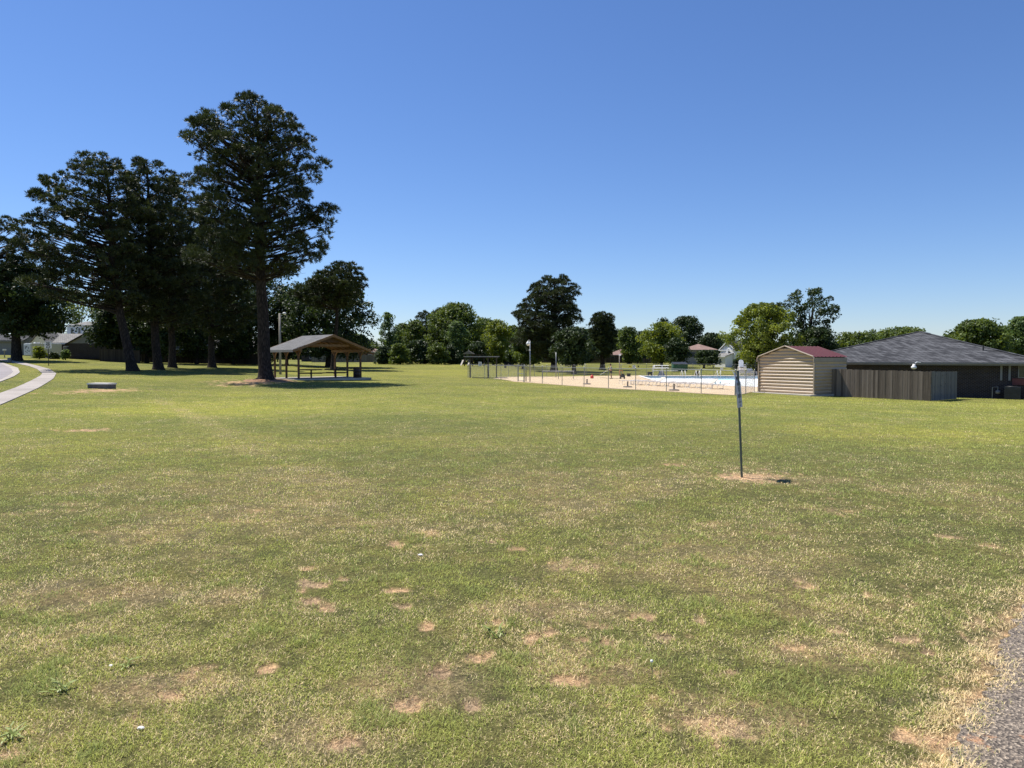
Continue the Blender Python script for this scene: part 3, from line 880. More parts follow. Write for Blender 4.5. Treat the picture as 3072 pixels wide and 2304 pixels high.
pine('pine_tree', 'dark pine standing behind the two front trunks, its base on pale bare soil', [(517, 1096), (512, 900), (512, 700), (515, 560)], 86,
     [(530, 500, 560), (560, 480, 610), (640, 470, 680), (740, 460, 720), (850, 460, 740), (930, 480, 690), (980, 500, 640)],
     .40, limbs=95, tuft=.48, nt_=9, blades=12, seed=12, group=G_PINES)
pine('pine_tree', 'dark pine in deep shade just left of the tallest pine trunk', [(636, 1090), (630, 900), (632, 650)], 95,
     [(610, 600, 690), (660, 575, 740), (760, 560, 790), (860, 560, 800), (940, 575, 790), (1000, 600, 730)],
     .42, limbs=95, tuft=.50, nt_=9, blades=12, seed=15, group=G_PINES)
pine('pine_tree', 'pine with flat spreading boughs at the left edge of the picture', [(-45, 1075), (-30, 800), (-20, 690)], 92,
     [(648, -30, 60), (675, -80, 100), (715, -130, 125), (770, -150, 150), (830, -150, 170), (890, -150, 160), (930, -120, 140)],
     .42, limbs=90, tuft=.46, nt_=10, blades=12, seed=18, group=G_PINES)
pine('pine_tree', 'pine whose upper boughs stick out above the big leafy tree behind the shelter', [(1000, 1098), (1010, 950), (1025, 800)], 108,
     [(785, 1012, 1058), (805, 985, 1085), (828, 930, 1098), (848, 880, 1096), (880, 880, 1075), (920, 900, 1060)],
     .34, limbs=70, tuft=.50, nt_=9, blades=12, seed=21, group=G_PINES)
pine('pine_tree', 'broad spreading pine standing alone on the lawn behind the pool fence', [(1662, 1113), (1662, 1040), (1664, 950), (1664, 840)], 118,
     [(824, 1645, 1690), (833, 1618, 1706), (850, 1598, 1718), (868, 1575, 1738), (890, 1560, 1738), (905, 1548, 1725), (930, 1540, 1742), (950, 1533, 1742), (970, 1528, 1738), (1000, 1528, 1730), (1040, 1545, 1720), (1075, 1580, 1700)],
     .50, limbs=150, tuft=.42, nt_=11, blades=11, seed=24, group='pines on the lawn behind the pool', bare=.15)
pine('pine_tree', 'smaller round headed pine on the lawn right of the broad pine', [(1807, 1104), (1806, 1000), (1806, 945)], 128,
     [(935, 1792, 1822), (945, 1778, 1838), (965, 1768, 1848), (990, 1764, 1850), (1020, 1760, 1852), (1050, 1766, 1850), (1070, 1780, 1830)],
     .42, limbs=75, tuft=.44, nt_=11, blades=11, seed=27, group='pines on the lawn behind the pool')
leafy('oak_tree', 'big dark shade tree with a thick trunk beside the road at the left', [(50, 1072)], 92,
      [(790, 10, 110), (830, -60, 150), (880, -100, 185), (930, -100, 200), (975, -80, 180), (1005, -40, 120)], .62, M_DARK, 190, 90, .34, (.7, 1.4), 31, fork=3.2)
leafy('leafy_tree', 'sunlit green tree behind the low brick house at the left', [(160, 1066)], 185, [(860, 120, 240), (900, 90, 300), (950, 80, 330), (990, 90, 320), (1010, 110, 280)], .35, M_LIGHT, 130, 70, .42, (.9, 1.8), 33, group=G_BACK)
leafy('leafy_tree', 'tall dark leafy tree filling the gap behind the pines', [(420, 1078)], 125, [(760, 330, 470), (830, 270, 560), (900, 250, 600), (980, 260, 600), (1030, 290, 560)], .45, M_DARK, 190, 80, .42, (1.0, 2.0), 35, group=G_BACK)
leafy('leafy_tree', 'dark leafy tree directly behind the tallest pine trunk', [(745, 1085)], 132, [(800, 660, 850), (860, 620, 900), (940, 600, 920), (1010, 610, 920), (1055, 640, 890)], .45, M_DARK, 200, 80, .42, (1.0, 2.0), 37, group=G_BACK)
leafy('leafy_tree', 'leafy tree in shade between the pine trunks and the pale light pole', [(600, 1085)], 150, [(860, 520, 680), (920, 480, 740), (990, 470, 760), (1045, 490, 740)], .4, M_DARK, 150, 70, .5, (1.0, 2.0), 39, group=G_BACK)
leafy('magnolia_tree', 'huge dark green leafy tree rising behind the picnic shelter roof', [(985, 1094)], 122,
      [(845, 930, 1060), (870, 880, 1095), (905, 855, 1118), (950, 845, 1130), (1000, 845, 1128), (1040, 860, 1120), (1065, 880, 1090)], .5, M_DARK, 260, 95, .38, (.8, 1.7), 41, fork=2.2)
leafy('slender_tree', 'thin pale green tree with an airy top right of the huge dark tree', [(1170, 1088)], 158, [(938, 1156, 1172), (955, 1145, 1185), (985, 1135, 1200), (1020, 1130, 1215), (1060, 1132, 1225), (1082, 1150, 1210)], .2, M_PALE, 120, 55, .36, (.6, 1.3), 43, group=G_BACK, gaps=.5)
leafy('leafy_tree', 'low bushy tree with mixed greens right of the thin pale tree', [(1235, 1088)], 160, [(962, 1225, 1260), (985, 1205, 1275), (1020, 1190, 1288), (1060, 1185, 1300), (1084, 1195, 1285)], .22, M_MID, 130, 60, .36, (.7, 1.4), 45, group=G_BACK)
pine('pine_tree', 'dark pine poking out at the left shoulder of the round topped tree', [(1278, 1088), (1278, 935)], 172, [(931, 1262, 1296), (948, 1248, 1318), (975, 1238, 1328), (1010, 1235, 1335), (1060, 1240, 1330)], .3, limbs=60, tuft=.5, nt_=8, blades=10, seed=47, group=G_BACK)
leafy('leafy_tree', 'large round topped green tree in the middle of the far tree line', [(1380, 1088)], 166, [(911, 1345, 1395), (922, 1315, 1420), (942, 1290, 1440), (975, 1272, 1462), (1015, 1262, 1470), (1055, 1270, 1468), (1080, 1290, 1440)], .4, M_MID, 260, 75, .42, (.9, 1.9), 49, group=G_BACK)
leafy('leafy_tree', 'green small tree in front of the large round topped tree', [(1370, 1089)], 156, [(966, 1355, 1388), (985, 1337, 1403), (1010, 1330, 1410), (1045, 1326, 1405), (1072, 1335, 1390)], .2, M_PALE, 90, 60, .36, (.7, 1.3), 51, group=G_BACK)
leafy('leafy_tree', 'yellow green tree above the little shade shelter roof', [(1480, 1087)], 150, [(962, 1475, 1512), (980, 1455, 1535), (1008, 1442, 1548), (1040, 1442, 1552), (1060, 1460, 1540)], .26, M_LIGHT, 130, 65, .38, (.7, 1.5), 53, group=G_BACK)
leafy('leafy_tree', 'olive green leafy tree standing against the left side of the broad pine', [(1568, 1094)], 128, [(985, 1552, 1598), (1005, 1535, 1612), (1040, 1525, 1618), (1075, 1532, 1608), (1088, 1545, 1590)], .2, M_MID, 110, 65, .34, (.6, 1.2), 55, group=G_BACK)
leafy('leafy_tree', 'low dark spreading tree with a forked trunk under the broad pine', [(1722, 1117)], 106, [(985, 1690, 1752), (1008, 1662, 1776), (1040, 1648, 1788), (1068, 1650, 1788), (1086, 1672, 1772)], .34, M_DARK, 170, 75, .30, (.55, 1.1), 57, fork=1.9)
leafy('leafy_tree', 'dark leafy tree at the right of the round headed pine', [(1886, 1084)], 172, [(983, 1866, 1905), (1003, 1852, 1922), (1035, 1848, 1928), (1068, 1856, 1920)], .3, M_MID, 120, 60, .42, (.8, 1.5), 59, group=G_BACK)
leafy('leafy_tree', 'light green dome shaped tree left of the brown roofed house', [(1985, 1094)], 150, [(969, 1965, 2008), (982, 1940, 2035), (1008, 1920, 2058), (1040, 1908, 2066), (1066, 1918, 2058), (1082, 1940, 2040)], .3, M_LIGHT, 170, 75, .36, (.7, 1.5), 61, group=G_BACK)
leafy('leafy_tree', 'tall dark tree rising behind the light green dome shaped tree', [(2058, 1085)], 190, [(950, 2035, 2080), (962, 2005, 2102), (985, 1985, 2118), (1015, 1975, 2112), (1050, 1985, 2120)], .4, M_DARK, 170, 70, .46, (.9, 1.8), 63, group=G_BACK)
leafy('leafy_tree', 'dark rounded tree peeping over the left of the dome shaped tree', [(1985, 1085)], 196, [(955, 1975, 2008), (970, 1960, 2020), (1000, 1955, 2030)], .3, M_DARK, 70, 60, .46, (.9, 1.6), 64, group=G_BACK)
leafy('leafy_tree', 'small dark green tree in front of the dome shaped tree', [(2030, 1096)], 138, [(1015, 2012, 2048), (1035, 1996, 2066), (1060, 1986, 2078), (1084, 1990, 2076)], .22, M_DARK, 110, 65, .32, (.55, 1.1), 65, group=G_BACK)
leafy('leafy_tree', 'bushy dark tree in front of the brown roofed house', [(2112, 1098)], 142, [(1052, 2095, 2150), (1066, 2085, 2162), (1088, 2080, 2170)], .2, M_DARK, 80, 60, .32, (.5, 1.0), 66, group=G_BACK)
leafy('leafy_tree', 'dark tree on the skyline behind the brown roofed house', [(2150, 1085)], 200, [(1005, 2135, 2165), (1025, 2095, 2180), (1055, 2080, 2185)], .3, M_DARK, 80, 60, .46, (.8, 1.5), 67, group=G_BACK)
leafy('leafy_tree', 'bright yellow green tree covering the white house left of the metal shed', [(2270, 1112)], 104, [(912, 2250, 2310), (930, 2228, 2352), (958, 2195, 2388), (990, 2165, 2402), (1025, 2155, 2410), (1050, 2195, 2405), (1085, 2215, 2390)], .34, M_LIGHT, 300, 90, .30, (.5, 1.15), 69, gaps=.3, skirt=True)
leafy('tall_open_tree', 'tall open tree with sky showing through its crown behind the shed', [(2415, 1108)], 116, [(866, 2395, 2448), (880, 2372, 2478), (905, 2330, 2512), (930, 2318, 2516), (955, 2340, 2515), (985, 2375, 2500), (1010, 2385, 2510), (1050, 2370, 2515)], .4, M_DARK, 150, 75, .32, (.55, 1.05), 71, gaps=.6, fill=.3, skirt=True)
leafy('leafy_tree', 'low olive tree between the shed roof and the house roof', [(2570, 1098)], 120, [(1000, 2530, 2590), (1015, 2508, 2640), (1040, 2500, 2670), (1060, 2500, 2670)], .3, M_MID, 130, 65, .36, (.6, 1.2), 73, group=G_BACK)
leafy('leafy_tree', 'broad low tree just above the left slope of the house roof', [(2700, 1098)], 130, [(984, 2670, 2745), (997, 2615, 2790), (1020, 2590, 2810), (1050, 2590, 2810)], .34, M_MID, 170, 65, .38, (.7, 1.4), 75, group=G_BACK)
leafy('leafy_tree', 'full rounded tree behind the right slope of the house roof', [(2935, 1096)], 84, [(961, 2915, 2965), (973, 2878, 2998), (995, 2852, 3015), (1030, 2845, 3020), (1060, 2860, 3010)], .3, M_MID, 220, 80, .27, (.45, .95), 77, skirt=True)
leafy('leafy_tree', 'tree cut off by the right edge above the house roof', [(3070, 1098)], 88, [(953, 3050, 3100), (970, 3018, 3130), (1005, 3000, 3150), (1045, 3002, 3150)], .3, M_PALE, 180, 75, .28, (.45, 1.0), 79, gaps=.3, skirt=True)

leafy('leafy_tree', 'dark dense lower tree at the foot of the tall open tree, behind the shed roof', [(2445, 1108)], 112, [(985, 2415, 2470), (1000, 2375, 2500), (1025, 2350, 2516), (1060, 2350, 2518), (1090, 2370, 2500)], .3, M_DARK, 190, 80, .30, (.5, 1.05), 81)
G_SHADE = 'dark understory trees behind the pine trunks'
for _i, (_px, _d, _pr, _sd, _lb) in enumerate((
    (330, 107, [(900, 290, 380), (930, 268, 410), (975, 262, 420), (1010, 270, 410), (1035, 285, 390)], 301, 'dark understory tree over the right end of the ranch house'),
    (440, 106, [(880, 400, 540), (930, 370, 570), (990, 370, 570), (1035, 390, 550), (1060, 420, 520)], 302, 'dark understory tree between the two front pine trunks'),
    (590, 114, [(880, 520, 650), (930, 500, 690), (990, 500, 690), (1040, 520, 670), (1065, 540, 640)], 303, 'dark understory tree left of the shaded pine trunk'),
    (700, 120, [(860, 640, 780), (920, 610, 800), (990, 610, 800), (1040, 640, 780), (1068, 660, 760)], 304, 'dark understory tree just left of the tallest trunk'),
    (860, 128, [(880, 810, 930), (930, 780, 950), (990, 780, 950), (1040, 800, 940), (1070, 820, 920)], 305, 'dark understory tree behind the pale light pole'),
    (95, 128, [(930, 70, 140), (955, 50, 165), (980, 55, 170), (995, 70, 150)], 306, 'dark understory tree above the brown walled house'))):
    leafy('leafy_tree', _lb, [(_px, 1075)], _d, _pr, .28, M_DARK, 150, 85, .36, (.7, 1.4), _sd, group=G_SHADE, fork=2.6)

for _i, (_px, _d, _pr, _m, _sd, _lb) in enumerate((
    (1205, 172, [(972, 1195, 1220), (995, 1175, 1245), (1030, 1165, 1255), (1070, 1170, 1255)], M_MID, 401, 'green tree filling the gap behind the thin pale tree'),
    (1318, 178, [(925, 1300, 1340), (950, 1285, 1365), (990, 1275, 1375), (1040, 1275, 1375)], M_DARK, 402, 'dark tree between the dark pine and the round topped tree'),
    (1452, 176, [(955, 1430, 1475), (980, 1415, 1500), (1020, 1410, 1510), (1060, 1415, 1505)], M_MID, 403, 'mid green tree tucked between the round topped tree and the yellow green tree'),
    (1535, 168, [(978, 1520, 1555), (1000, 1505, 1580), (1040, 1500, 1590), (1070, 1505, 1585)], M_MID, 404, 'green tree filling the gap left of the broad pine'),
    (1755, 175, [(990, 1740, 1775), (1010, 1725, 1790), (1050, 1720, 1795)], M_DARK, 405, 'dark tree seen between the broad pine and the round headed pine'),
    (1925, 186, [(995, 1910, 1945), (1015, 1900, 1955), (1050, 1898, 1958)], M_DARK, 406, 'dark tree left of the light green dome shaped tree'),
    (2128, 182, [(1000, 2112, 2145), (1020, 2100, 2165), (1055, 2098, 2170)], M_DARK, 407, 'dark tree just left of the bright yellow green tree'))):
    leafy('leafy_tree', _lb, [(_px, 1086)], _d, _pr, .3, _m, 130, 62, .42, (.7, 1.5), _sd, group=G_BACK)

for _i, (_px, _d, _t, _w, _m) in enumerate(((1150, 150, 1040, 30, M_DARK), (1200, 146, 1032, 38, M_MID), (1262, 150, 1020, 42, M_DARK), (1316, 148, 1030, 36, M_MID), (1352, 152, 1036, 34, M_DARK), (1432, 150, 1026, 40, M_DARK), (1548, 140, 1034, 34, M_DARK), (1600, 136, 1046, 26, M_MID))):
    leafy('shrub', ('dark green' if _m is M_DARK else 'mid green') + ' wild shrub, ' + ['below the left side of the thin pale tree', 'just right of the thin pale tree', 'below the dark pine', 'left of the green small tree', 'below the round topped tree', 'left of the yellow green tree', 'right of the yellow green tree', 'left of the broad pine trunk'][_i], [(_px, 1089)], _d,
          [(_t, _px - _w * .4, _px + _w * .3), (_t + 14, _px - _w * .85, _px + _w * .7), (1066, _px - _w, _px + _w), (1086, _px - _w * 1.05, _px + _w)], .1, _m, 70, 60, .36, (.5, 1.1), 500 + _i, group='wild shrubs under the far tree line', fork=.5, cat='shrub')
# ------------------------------------------------------------------ materials for built things
M_SHINGLE = brickmat('grey_shingles', (.030, .031, .035), (.105, .107, .115), (.016, .017, .02), .32, .36, .02, .9, 2.6, .5, .5)
M_SHINGLE_PALE = brickmat('pale_shingles', (.19, .185, .18), (.26, .25, .24), (.12, .118, .115), .32, .36, .02, .9, 2.4, .5, .4)
M_SHINGLE_MID = brickmat('mid_grey_shingles', (.115, .115, .12), (.17, .17, .175), (.07, .07, .072), .32, .36, .02, .9, 2.4, .5, .4)
M_SHINGLE_BROWN = brickmat('brown_shingles', (.24, .155, .13), (.31, .21, .175), (.15, .10, .085), .32, .36, .02, .9, 2.4, .5, .4)
M_BRICK = brickmat('dark_brick', (.024, .018, .019), (.040, .028, .028), (.095, .088, .088), .215, .085, .014)
M_BRICK_RED = brickmat('red_brick', (.20, .085, .06), (.27, .12, .085), (.30, .27, .24), .215, .075, .012)
M_BRICK_TAN = brickmat('tan_brick', (.26, .20, .15), (.33, .26, .19), (.36, .33, .29), .215, .075, .012)
M_TRIM = plain('grey_trim', (.20, .195, .185), .5, var=.12)
M_DARKTRIM = plain('dark_trim', (.04, .038, .036), .6)
M_WHITE = plain('white_paint', (.78, .78, .76), .5, var=.06)
M_CREAM = plain('cream_paint', (.60, .57, .44), .6, var=.08)
M_GREYPAINT = plain('grey_siding_paint', (.22, .22, .22), .6, var=.08)
M_GALV = plain('galvanised_steel', (.30, .31, .31), .45, .6, .15)
M_WIRE = plain('fence_wire', (.20, .21, .20), .6, .3, .1)
M_BLACK = plain('black_plastic', (.02, .02, .022), .5, var=.3)
M_RED = plain('red_plastic', (.62, .035, .03), .4, var=.12)
M_YELLOW = plain('yellow_paint', (.75, .55, .03), .5, var=.1)
M_GREEN = plain('green_paint', (.02, .12, .075), .5, var=.2)
M_WOOD = plain('brown_timber', (.10, .052, .026), .7, var=.35, scale=5, bmp=.3)
M_WOODPALE = plain('golden_timber', (.23, .125, .05), .65, var=.25, scale=5, bmp=.2)
M_PANEL = plain('roof_boards', (.22, .115, .045), .7, var=.25, scale=4, bmp=.2)
M_POLE = plain('weathered_pole', (.30, .27, .23), .85, var=.2, scale=6, bmp=.2)
M_TABLE = plain('table_brown', (.045, .026, .016), .6, var=.3)
M_TAN = plain('tan_steel', (.47, .365, .255), .42, .0, .06, 1.5, .5)
M_TANTRIM = plain('tan_trim', (.33, .27, .20), .45, var=.1)
M_MAROON = plain('maroon_roof', (.085, .012, .021), .62, var=.12, spec=.25)
M_CHAIR = plain('white_chair_frame', (.72, .72, .70), .45, var=.05)
M_STRAP = plain('pale_sling', (.58, .50, .42), .7, var=.1)
M_GLASSDARK = newmat('window_glass')[0]
_b = M_GLASSDARK.node_tree.nodes['Principled BSDF']; _b.inputs['Base Color'].default_value = (.03, .04, .05, 1); _b.inputs['Roughness'].default_value = .08; _b.inputs['Specular IOR Level'].default_value = .6
M_SIGNPAPER = plain('sign_white', (.74, .74, .72), .45, var=.05)
M_INK = plain('sign_black', (.02, .02, .022), .5, var=.1)

def boardmat(name, a, b, c, width=.14):
    """weathered vertical boards, each with its own tone, grain and streaks"""
    m, nt, bs, out = newmat(name)
    tc = nt.nodes.new('ShaderNodeTexCoord'); sp = nt.nodes.new('ShaderNodeSeparateXYZ'); nt.links.new(tc.outputs['Object'], sp.inputs[0])
    dv = nd(nt, 'ShaderNodeMath', operation='DIVIDE'); dv.inputs[1].default_value = width; nt.links.new(sp.outputs[0], dv.inputs[0])
    fl = nd(nt, 'ShaderNodeMath', operation='FLOOR'); nt.links.new(dv.outputs[0], fl.inputs[0])
    wn_ = nt.nodes.new('ShaderNodeTexWhiteNoise'); wn_.noise_dimensions = '1D'; nt.links.new(fl.outputs[0], wn_.inputs['W'])
    mp = nt.nodes.new('ShaderNodeMapping'); mp.inputs['Scale'].default_value = (22, 22, 1.6); nt.links.new(tc.outputs['Object'], mp.inputs[0])
    n = nd(nt, 'ShaderNodeTexNoise', Scale=1.0, Detail=6.0, Roughness=.7); nt.links.new(mp.outputs[0], n.inputs['Vector'])
    ad = nd(nt, 'ShaderNodeMath', operation='MULTIPLY_ADD'); ad.inputs[1].default_value = .5; nt.links.new(wn_.outputs[0], ad.inputs[0])
    hf = nd(nt, 'ShaderNodeMath', operation='MULTIPLY'); hf.inputs[1].default_value = .6; nt.links.new(n.outputs[0], hf.inputs[0]); nt.links.new(hf.outputs[0], ad.inputs[2])
    nt.links.new(ramp(nt, ad.outputs[0], [(.2, a), (.5, b), (.85, c)]), bs.inputs['Base Color'])
    bs.inputs['Roughness'].default_value = .9; bs.inputs['Specular IOR Level'].default_value = .15
    bump(nt, bs, n.outputs[0], .4, .01)
    return m
M_BOARD = boardmat('weathered_boards', (.074, .060, .049), (.166, .134, .107), (.262, .214, .174))
M_BOARDSHADE = boardmat('shade_toned_boards', (.022, .018, .015), (.045, .038, .032), (.075, .064, .055))  # darker copy of the boards: shade on these fences is put into the colour
M_BOARDGREY = boardmat('grey_boards', (.09, .09, .09), (.15, .15, .148), (.21, .205, .20))

def rz_of(v): return math.atan2(v.y, v.x)

# ------------------------------------------------------------------ picnic shelter
PF = Vector((-18.3, 60.9, 0)); PE = Vector((.74, .67, 0)).normalized(); PI_ = Vector((-.67, .74, 0)).normalized()
PW, PL = 6.0, 4.8
_pz = tz(PF.x + 1, PF.y + 3)
shel = thing('picnic_shelter', 'open timber picnic shelter with a grey shingle gable roof beside the tallest pine', 'picnic shelter', (PF.x, PF.y, _pz), rz_of(PE))
mb = MB(); mb.box((PW / 2, PL / 2, .02), (PW + 1.5, PL + 1.3, .20)); part('slab', mb, M_SLAB, shel)
ez, rzg, ov = 2.62, 3.98, .62
for x in (0, PW):
    for y in (0, PL / 2, PL):
        mb = MB(); mb.box((x, y, .12 + 1.2), (.145, .145, 2.4)); part('post', mb, M_WOOD, shel)
        for s in (-1, 1):
            mb = MB(); mb.tube([(x, y, 1.75), (x, y + s * .10, 2.1), (x, y + s * .32, 2.36), (x, y + s * .5, 2.46)], .055, 6); part('brace', mb, M_WOODPALE, shel)
    mb = MB(); mb.box((x, PL / 2, 2.56), (.18, PL + 1.0, .20)); part('beam', mb, M_WOODPALE, shel)
for y in (0, PL / 2, PL):
    mb = MB(); mb.box((PW / 2, y, 3.02), (PW * .62, .09, .19)); part('tie_beam', mb, M_WOODPALE, shel)
hw = PW / 2 + .75
sl_ = (rzg - ez) / hw
for s in (-1, 1):
    a0 = Vector((PW / 2 + s * hw, -ov, ez)); a1 = Vector((PW / 2 + s * hw, PL + ov, ez)); r0_ = Vector((PW / 2, -ov, rzg)); r1_ = Vector((PW / 2, PL + ov, rzg))
    dn = Vector((0, 0, -.05)); mb = MB()
    mb.add([a0, r0_, r1_, a1, a0 + dn, r0_ + dn, r1_ + dn, a1 + dn], [(0, 1, 2, 3), (7, 6, 5, 4), (0, 4, 5, 1), (1, 5, 6, 2), (2, 6, 7, 3), (3, 7, 4, 0)])
    rf = part('roof', mb, M_SHINGLE_MID, shel)
    d2 = Vector((0, 0, -.055)); d3 = Vector((0, 0, -.085)); mb = MB()
    mb.add([a0 + d2 + Vector((-s * .06, .06, 0)), r0_ + d2 + Vector((0, .06, 0)), r1_ + d2 - Vector((0, .06, 0)), a1 + d2 - Vector((s * .06, .06, 0)), a0 + d3 + Vector((-s * .06, .06, 0)), r0_ + d3 + Vector((0, .06, 0)), r1_ + d3 - Vector((0, .06, 0)), a1 + d3 - Vector((s * .06, .06, 0))],
           [(0, 1, 2, 3), (7, 6, 5, 4), (0, 4, 5, 1), (1, 5, 6, 2), (2, 6, 7, 3), (3, 7, 4, 0)])
    part('ceiling_boards', mb, M_PANEL, shel)
    for y0 in (-ov - .025, PL + ov + .025):
        mb = MB(); mb.beam((PW / 2 + s * hw, y0, ez - .10), (PW / 2 + s * .01, y0, rzg - .10), .045, .20); part('fascia', mb, M_WOODPALE, shel)
    mb = MB(); mb.box((PW / 2 + s * (hw + .02), PL / 2, ez - .11), (.04, PL + 2 * ov - .06, .19)); part('fascia', mb, M_TRIM, shel)
    for k in range(7):
        y = -.25 + k * (PL + .5) / 6
        mb = MB(); mb.beam((PW / 2 + s * (hw - .1), y, ez - .15), (PW / 2 + s * .05, y, rzg - .17), .045, .12); part('rafter', mb, M_WOODPALE, shel)
mb = MB(); mb.add([(PW / 2 - 1.5, .03, 3.30), (PW / 2 + 1.5, .03, 3.30), (PW / 2, .03, 3.86), (PW / 2 - 1.5, -.02, 3.30), (PW / 2 + 1.5, -.02, 3.30), (PW / 2, -.02, 3.86)], [(0, 1, 2), (5, 4, 3), (0, 3, 4, 1), (1, 4, 5, 2), (2, 5, 3, 0)])
part('gable_panel', mb, M_WOOD, shel)
def P_(x, y, z=.12):
    q = PF + PE * x + PI_ * y
    return Vector((q.x, q.y, _pz + z))
tbl = thing('picnic_table', 'brown picnic table on one leg under the left half of the shelter', 'picnic table', P_(1.7, 1.1), R(10), 'picnic tables under the shelter')
def make_table(t):
    mb = MB()
    for k in range(5): mb.box((0, -.32 + k * .16, .76), (1.85, .15, .085))
    part('tabletop', mb, M_TABLE, t)
    for s in (-1, 1):
        mb = MB(); mb.box((0, s * .72, .45), (2.0, .28, .085)); part('seat', mb, M_TABLE, t)
    mb = MB(); mb.box((0, 0, .37), (.13, .13, .74)); mb.box((0, 0, .40), (.07, 1.55, .07)); mb.box((0, 0, .72), (.9, .5, .04)); mb.box((0, 0, .015), (.34, .34, .03)); part('pedestal', mb, M_TABLE, t)
make_table(tbl)
t2 = copy_tree(tbl); t2.location = P_(4.3, 1.5); t2.rotation_euler.z = R(2); t2['label'] = 'brown picnic table on one leg under the right half of the shelter'
tb = thing('trash_barrel', 'dark brown trash barrel at the right hand post of the shelter', 'trash barrel', P_(PW - .55, -.25))
mb = MB(); mb.lathe((0, 0, 0), [(.0, 0), (.28, 0), (.30, .03), (.30, .29), (.315, .30), (.30, .31), (.30, .58), (.315, .59), (.30, .60), (.30, .88), (.315, .90), (.28, .90), (.27, .12), (0, .12)], 20); part('drum', mb, plain('barrel_brown', (.028, .018, .014), .55, var=.3), tb, True)
mb = MB(); mb.lathe((0, 0, 0), [(.318, .865), (.33, .88), (.33, .91), (.318, .92)], 20); part('rim', mb, M_DARKTRIM, tb, True)

# bare ring of roots and soil round the tallest pine
mnd = MB()
_pp = at(798, 1141, 58); _z = tz(_pp.x, 58)
g = np.random.default_rng(3)
for k in range(9):
    a = k * .7 + g.uniform(-.2, .2); L = g.uniform(.9, 1.7)
    mnd.tube([Vector((math.cos(a) * .35, math.sin(a) * .35, .32)), Vector((math.cos(a) * .75, math.sin(a) * .75, .12)), Vector((math.cos(a + .15) * L, math.sin(a + .15) * L, -.03))], [.17, .10, .04], 7)
_roots_parent = [o for o in bpy.data.objects if o.name == 'pine_tree'][0]
part('roots', mnd, M_BARK_PINE, _roots_parent, True)
mm = MB(); n = 28
ringp = []
for r_, zz in ((0, .16), (.8, .13), (1.5, .07), (2.1, -.06)):
    ringp.append([(math.cos(2 * math.pi * i / n) * r_ * (1.1 + .14 * math.sin(3 * i) + .08 * math.sin(5.3 * i)), math.sin(2 * math.pi * i / n) * r_ * (.9 + .14 * math.sin(2 * i + 1)), zz + .02 * math.sin(7 * i)) for i in range(n)])
vs_, fs_ = [], []
for rr in ringp: vs_ += rr
for k in range(3):
    for i in range(n): fs_.append((k * n + i, k * n + (i + 1) % n, (k + 1) * n + (i + 1) % n, (k + 1) * n + i))
mm.add(vs_, fs_)
so_ = link('pine_straw_mound', mm.mesh('pine_straw_mound'), plain('pine_straw', (.23, .125, .07), .95, var=.45, scale=6, bmp=.8), None, True)
so_.location = (_pp.x, 58, _z); tag(so_, kind='structure')

# ------------------------------------------------------------------ poles and lamps
def pole(name, label, px, py_base, py_top, d, r, mat, cat='pole', extra=None):
    b = base(px, d); top = at(px, py_top, d).z - b.z
    t = thing(name, label, cat, b)
    mb = MB(); mb.tube([(0, 0, -.2), (0, 0, top)], [r, r * .78], 10); part('shaft', mb, mat, t, True)
    return t, top
t, top = pole('light_pole', 'pale wooden light pole standing behind the picnic shelter', 841, 1124, 940, 76, .13, M_POLE)
mb = MB(); mb.beam((0, 0, top - .12), (.55, -.25, top + .05), .05, .05); part('arm', mb, M_GALV, t)
mb = MB(); mb.lathe((.6, -.28, top - .02), [(.05, .12), (.16, .08), (.19, 0), (.15, -.10), (.02, -.14)], 12); part('lamp_head', mb, M_WHITE, t, True)
b = base(1590, 66); lp = thing('lamp_post', 'tall thin lamp post with a white globe hanging beside the pool gate', 'lamp post', b)
top = at(1590, 1022, 66).z - b.z
mb = MB(); mb.tube([(0, 0, -.1), (0, 0, top)], [.055, .042], 8); part('shaft', mb, M_GALV, lp, True)
mb = MB(); mb.tube([(0, 0, top - .03), (-.08, 0, top + .08), (-.16, 0, top + .02)], .025, 6); part('arm', mb, M_GALV, lp)
mb = MB(); mb.lathe((-.18, 0, top - .28), [(0, -.19), (.10, -.16), (.17, -.07), (.18, .02), (.14, .12), (.07, .17), (.05, .25), (.03, .27)], 14); part('globe', mb, M_WHITE, lp, True)
mb = MB(); mb.box((-.03, 0, top - .85), (.16, .10, .14)); part('junction_box', mb, M_WHITE, lp)
pole('metal_pole', 'bare pale metal pole rising in front of the broad pine trunk', 1668, 1135, 1057, 88, .06, M_GALV)
t, top = pole('utility_pole', 'slim dark pole on the lawn in front of the brown roofed house', 1858, 1126, 1062, 98, .06, M_POLE)
mb = MB(); mb.box((.06, 0, top - .12), (.25, .14, .22)); part('flood_lamp', mb, M_WHITE, t)
pole('thin_post', 'thin short post on the lawn left of the standing person', 1755, 1130, 1090, 95, .035, M_GALV)

# ------------------------------------------------------------------ narrow sign on a leaning channel post
b = ground(2228, 1430)
sg = thing('sign_post', 'narrow white sign with a buckled top on a leaning dark metal post in the lawn', 'sign', b)
toploc = at(2214, 1112, b.y) - b
mb = MB()
tl = Vector(toploc)
ux = Vector((1, 0, 0))
for dx, dy, w, dpt in ((0, 0, .018, .008), (-.011, .008, .006, .018), (.011, .008, .006, .018)):
    mb.beam(Vector((dx, dy, -.2)), tl + Vector((dx, dy, 0)), w, dpt, up=(0, 1, 0))
part('post', mb, plain('dark_green_steel', (.12, .145, .125), .5, .4, .25), sg)
ps0 = at(2217, 1222, b.y) - b; ps1 = at(2211.5, 1150, b.y) - b
axis = (ps1 - ps0).normalized()
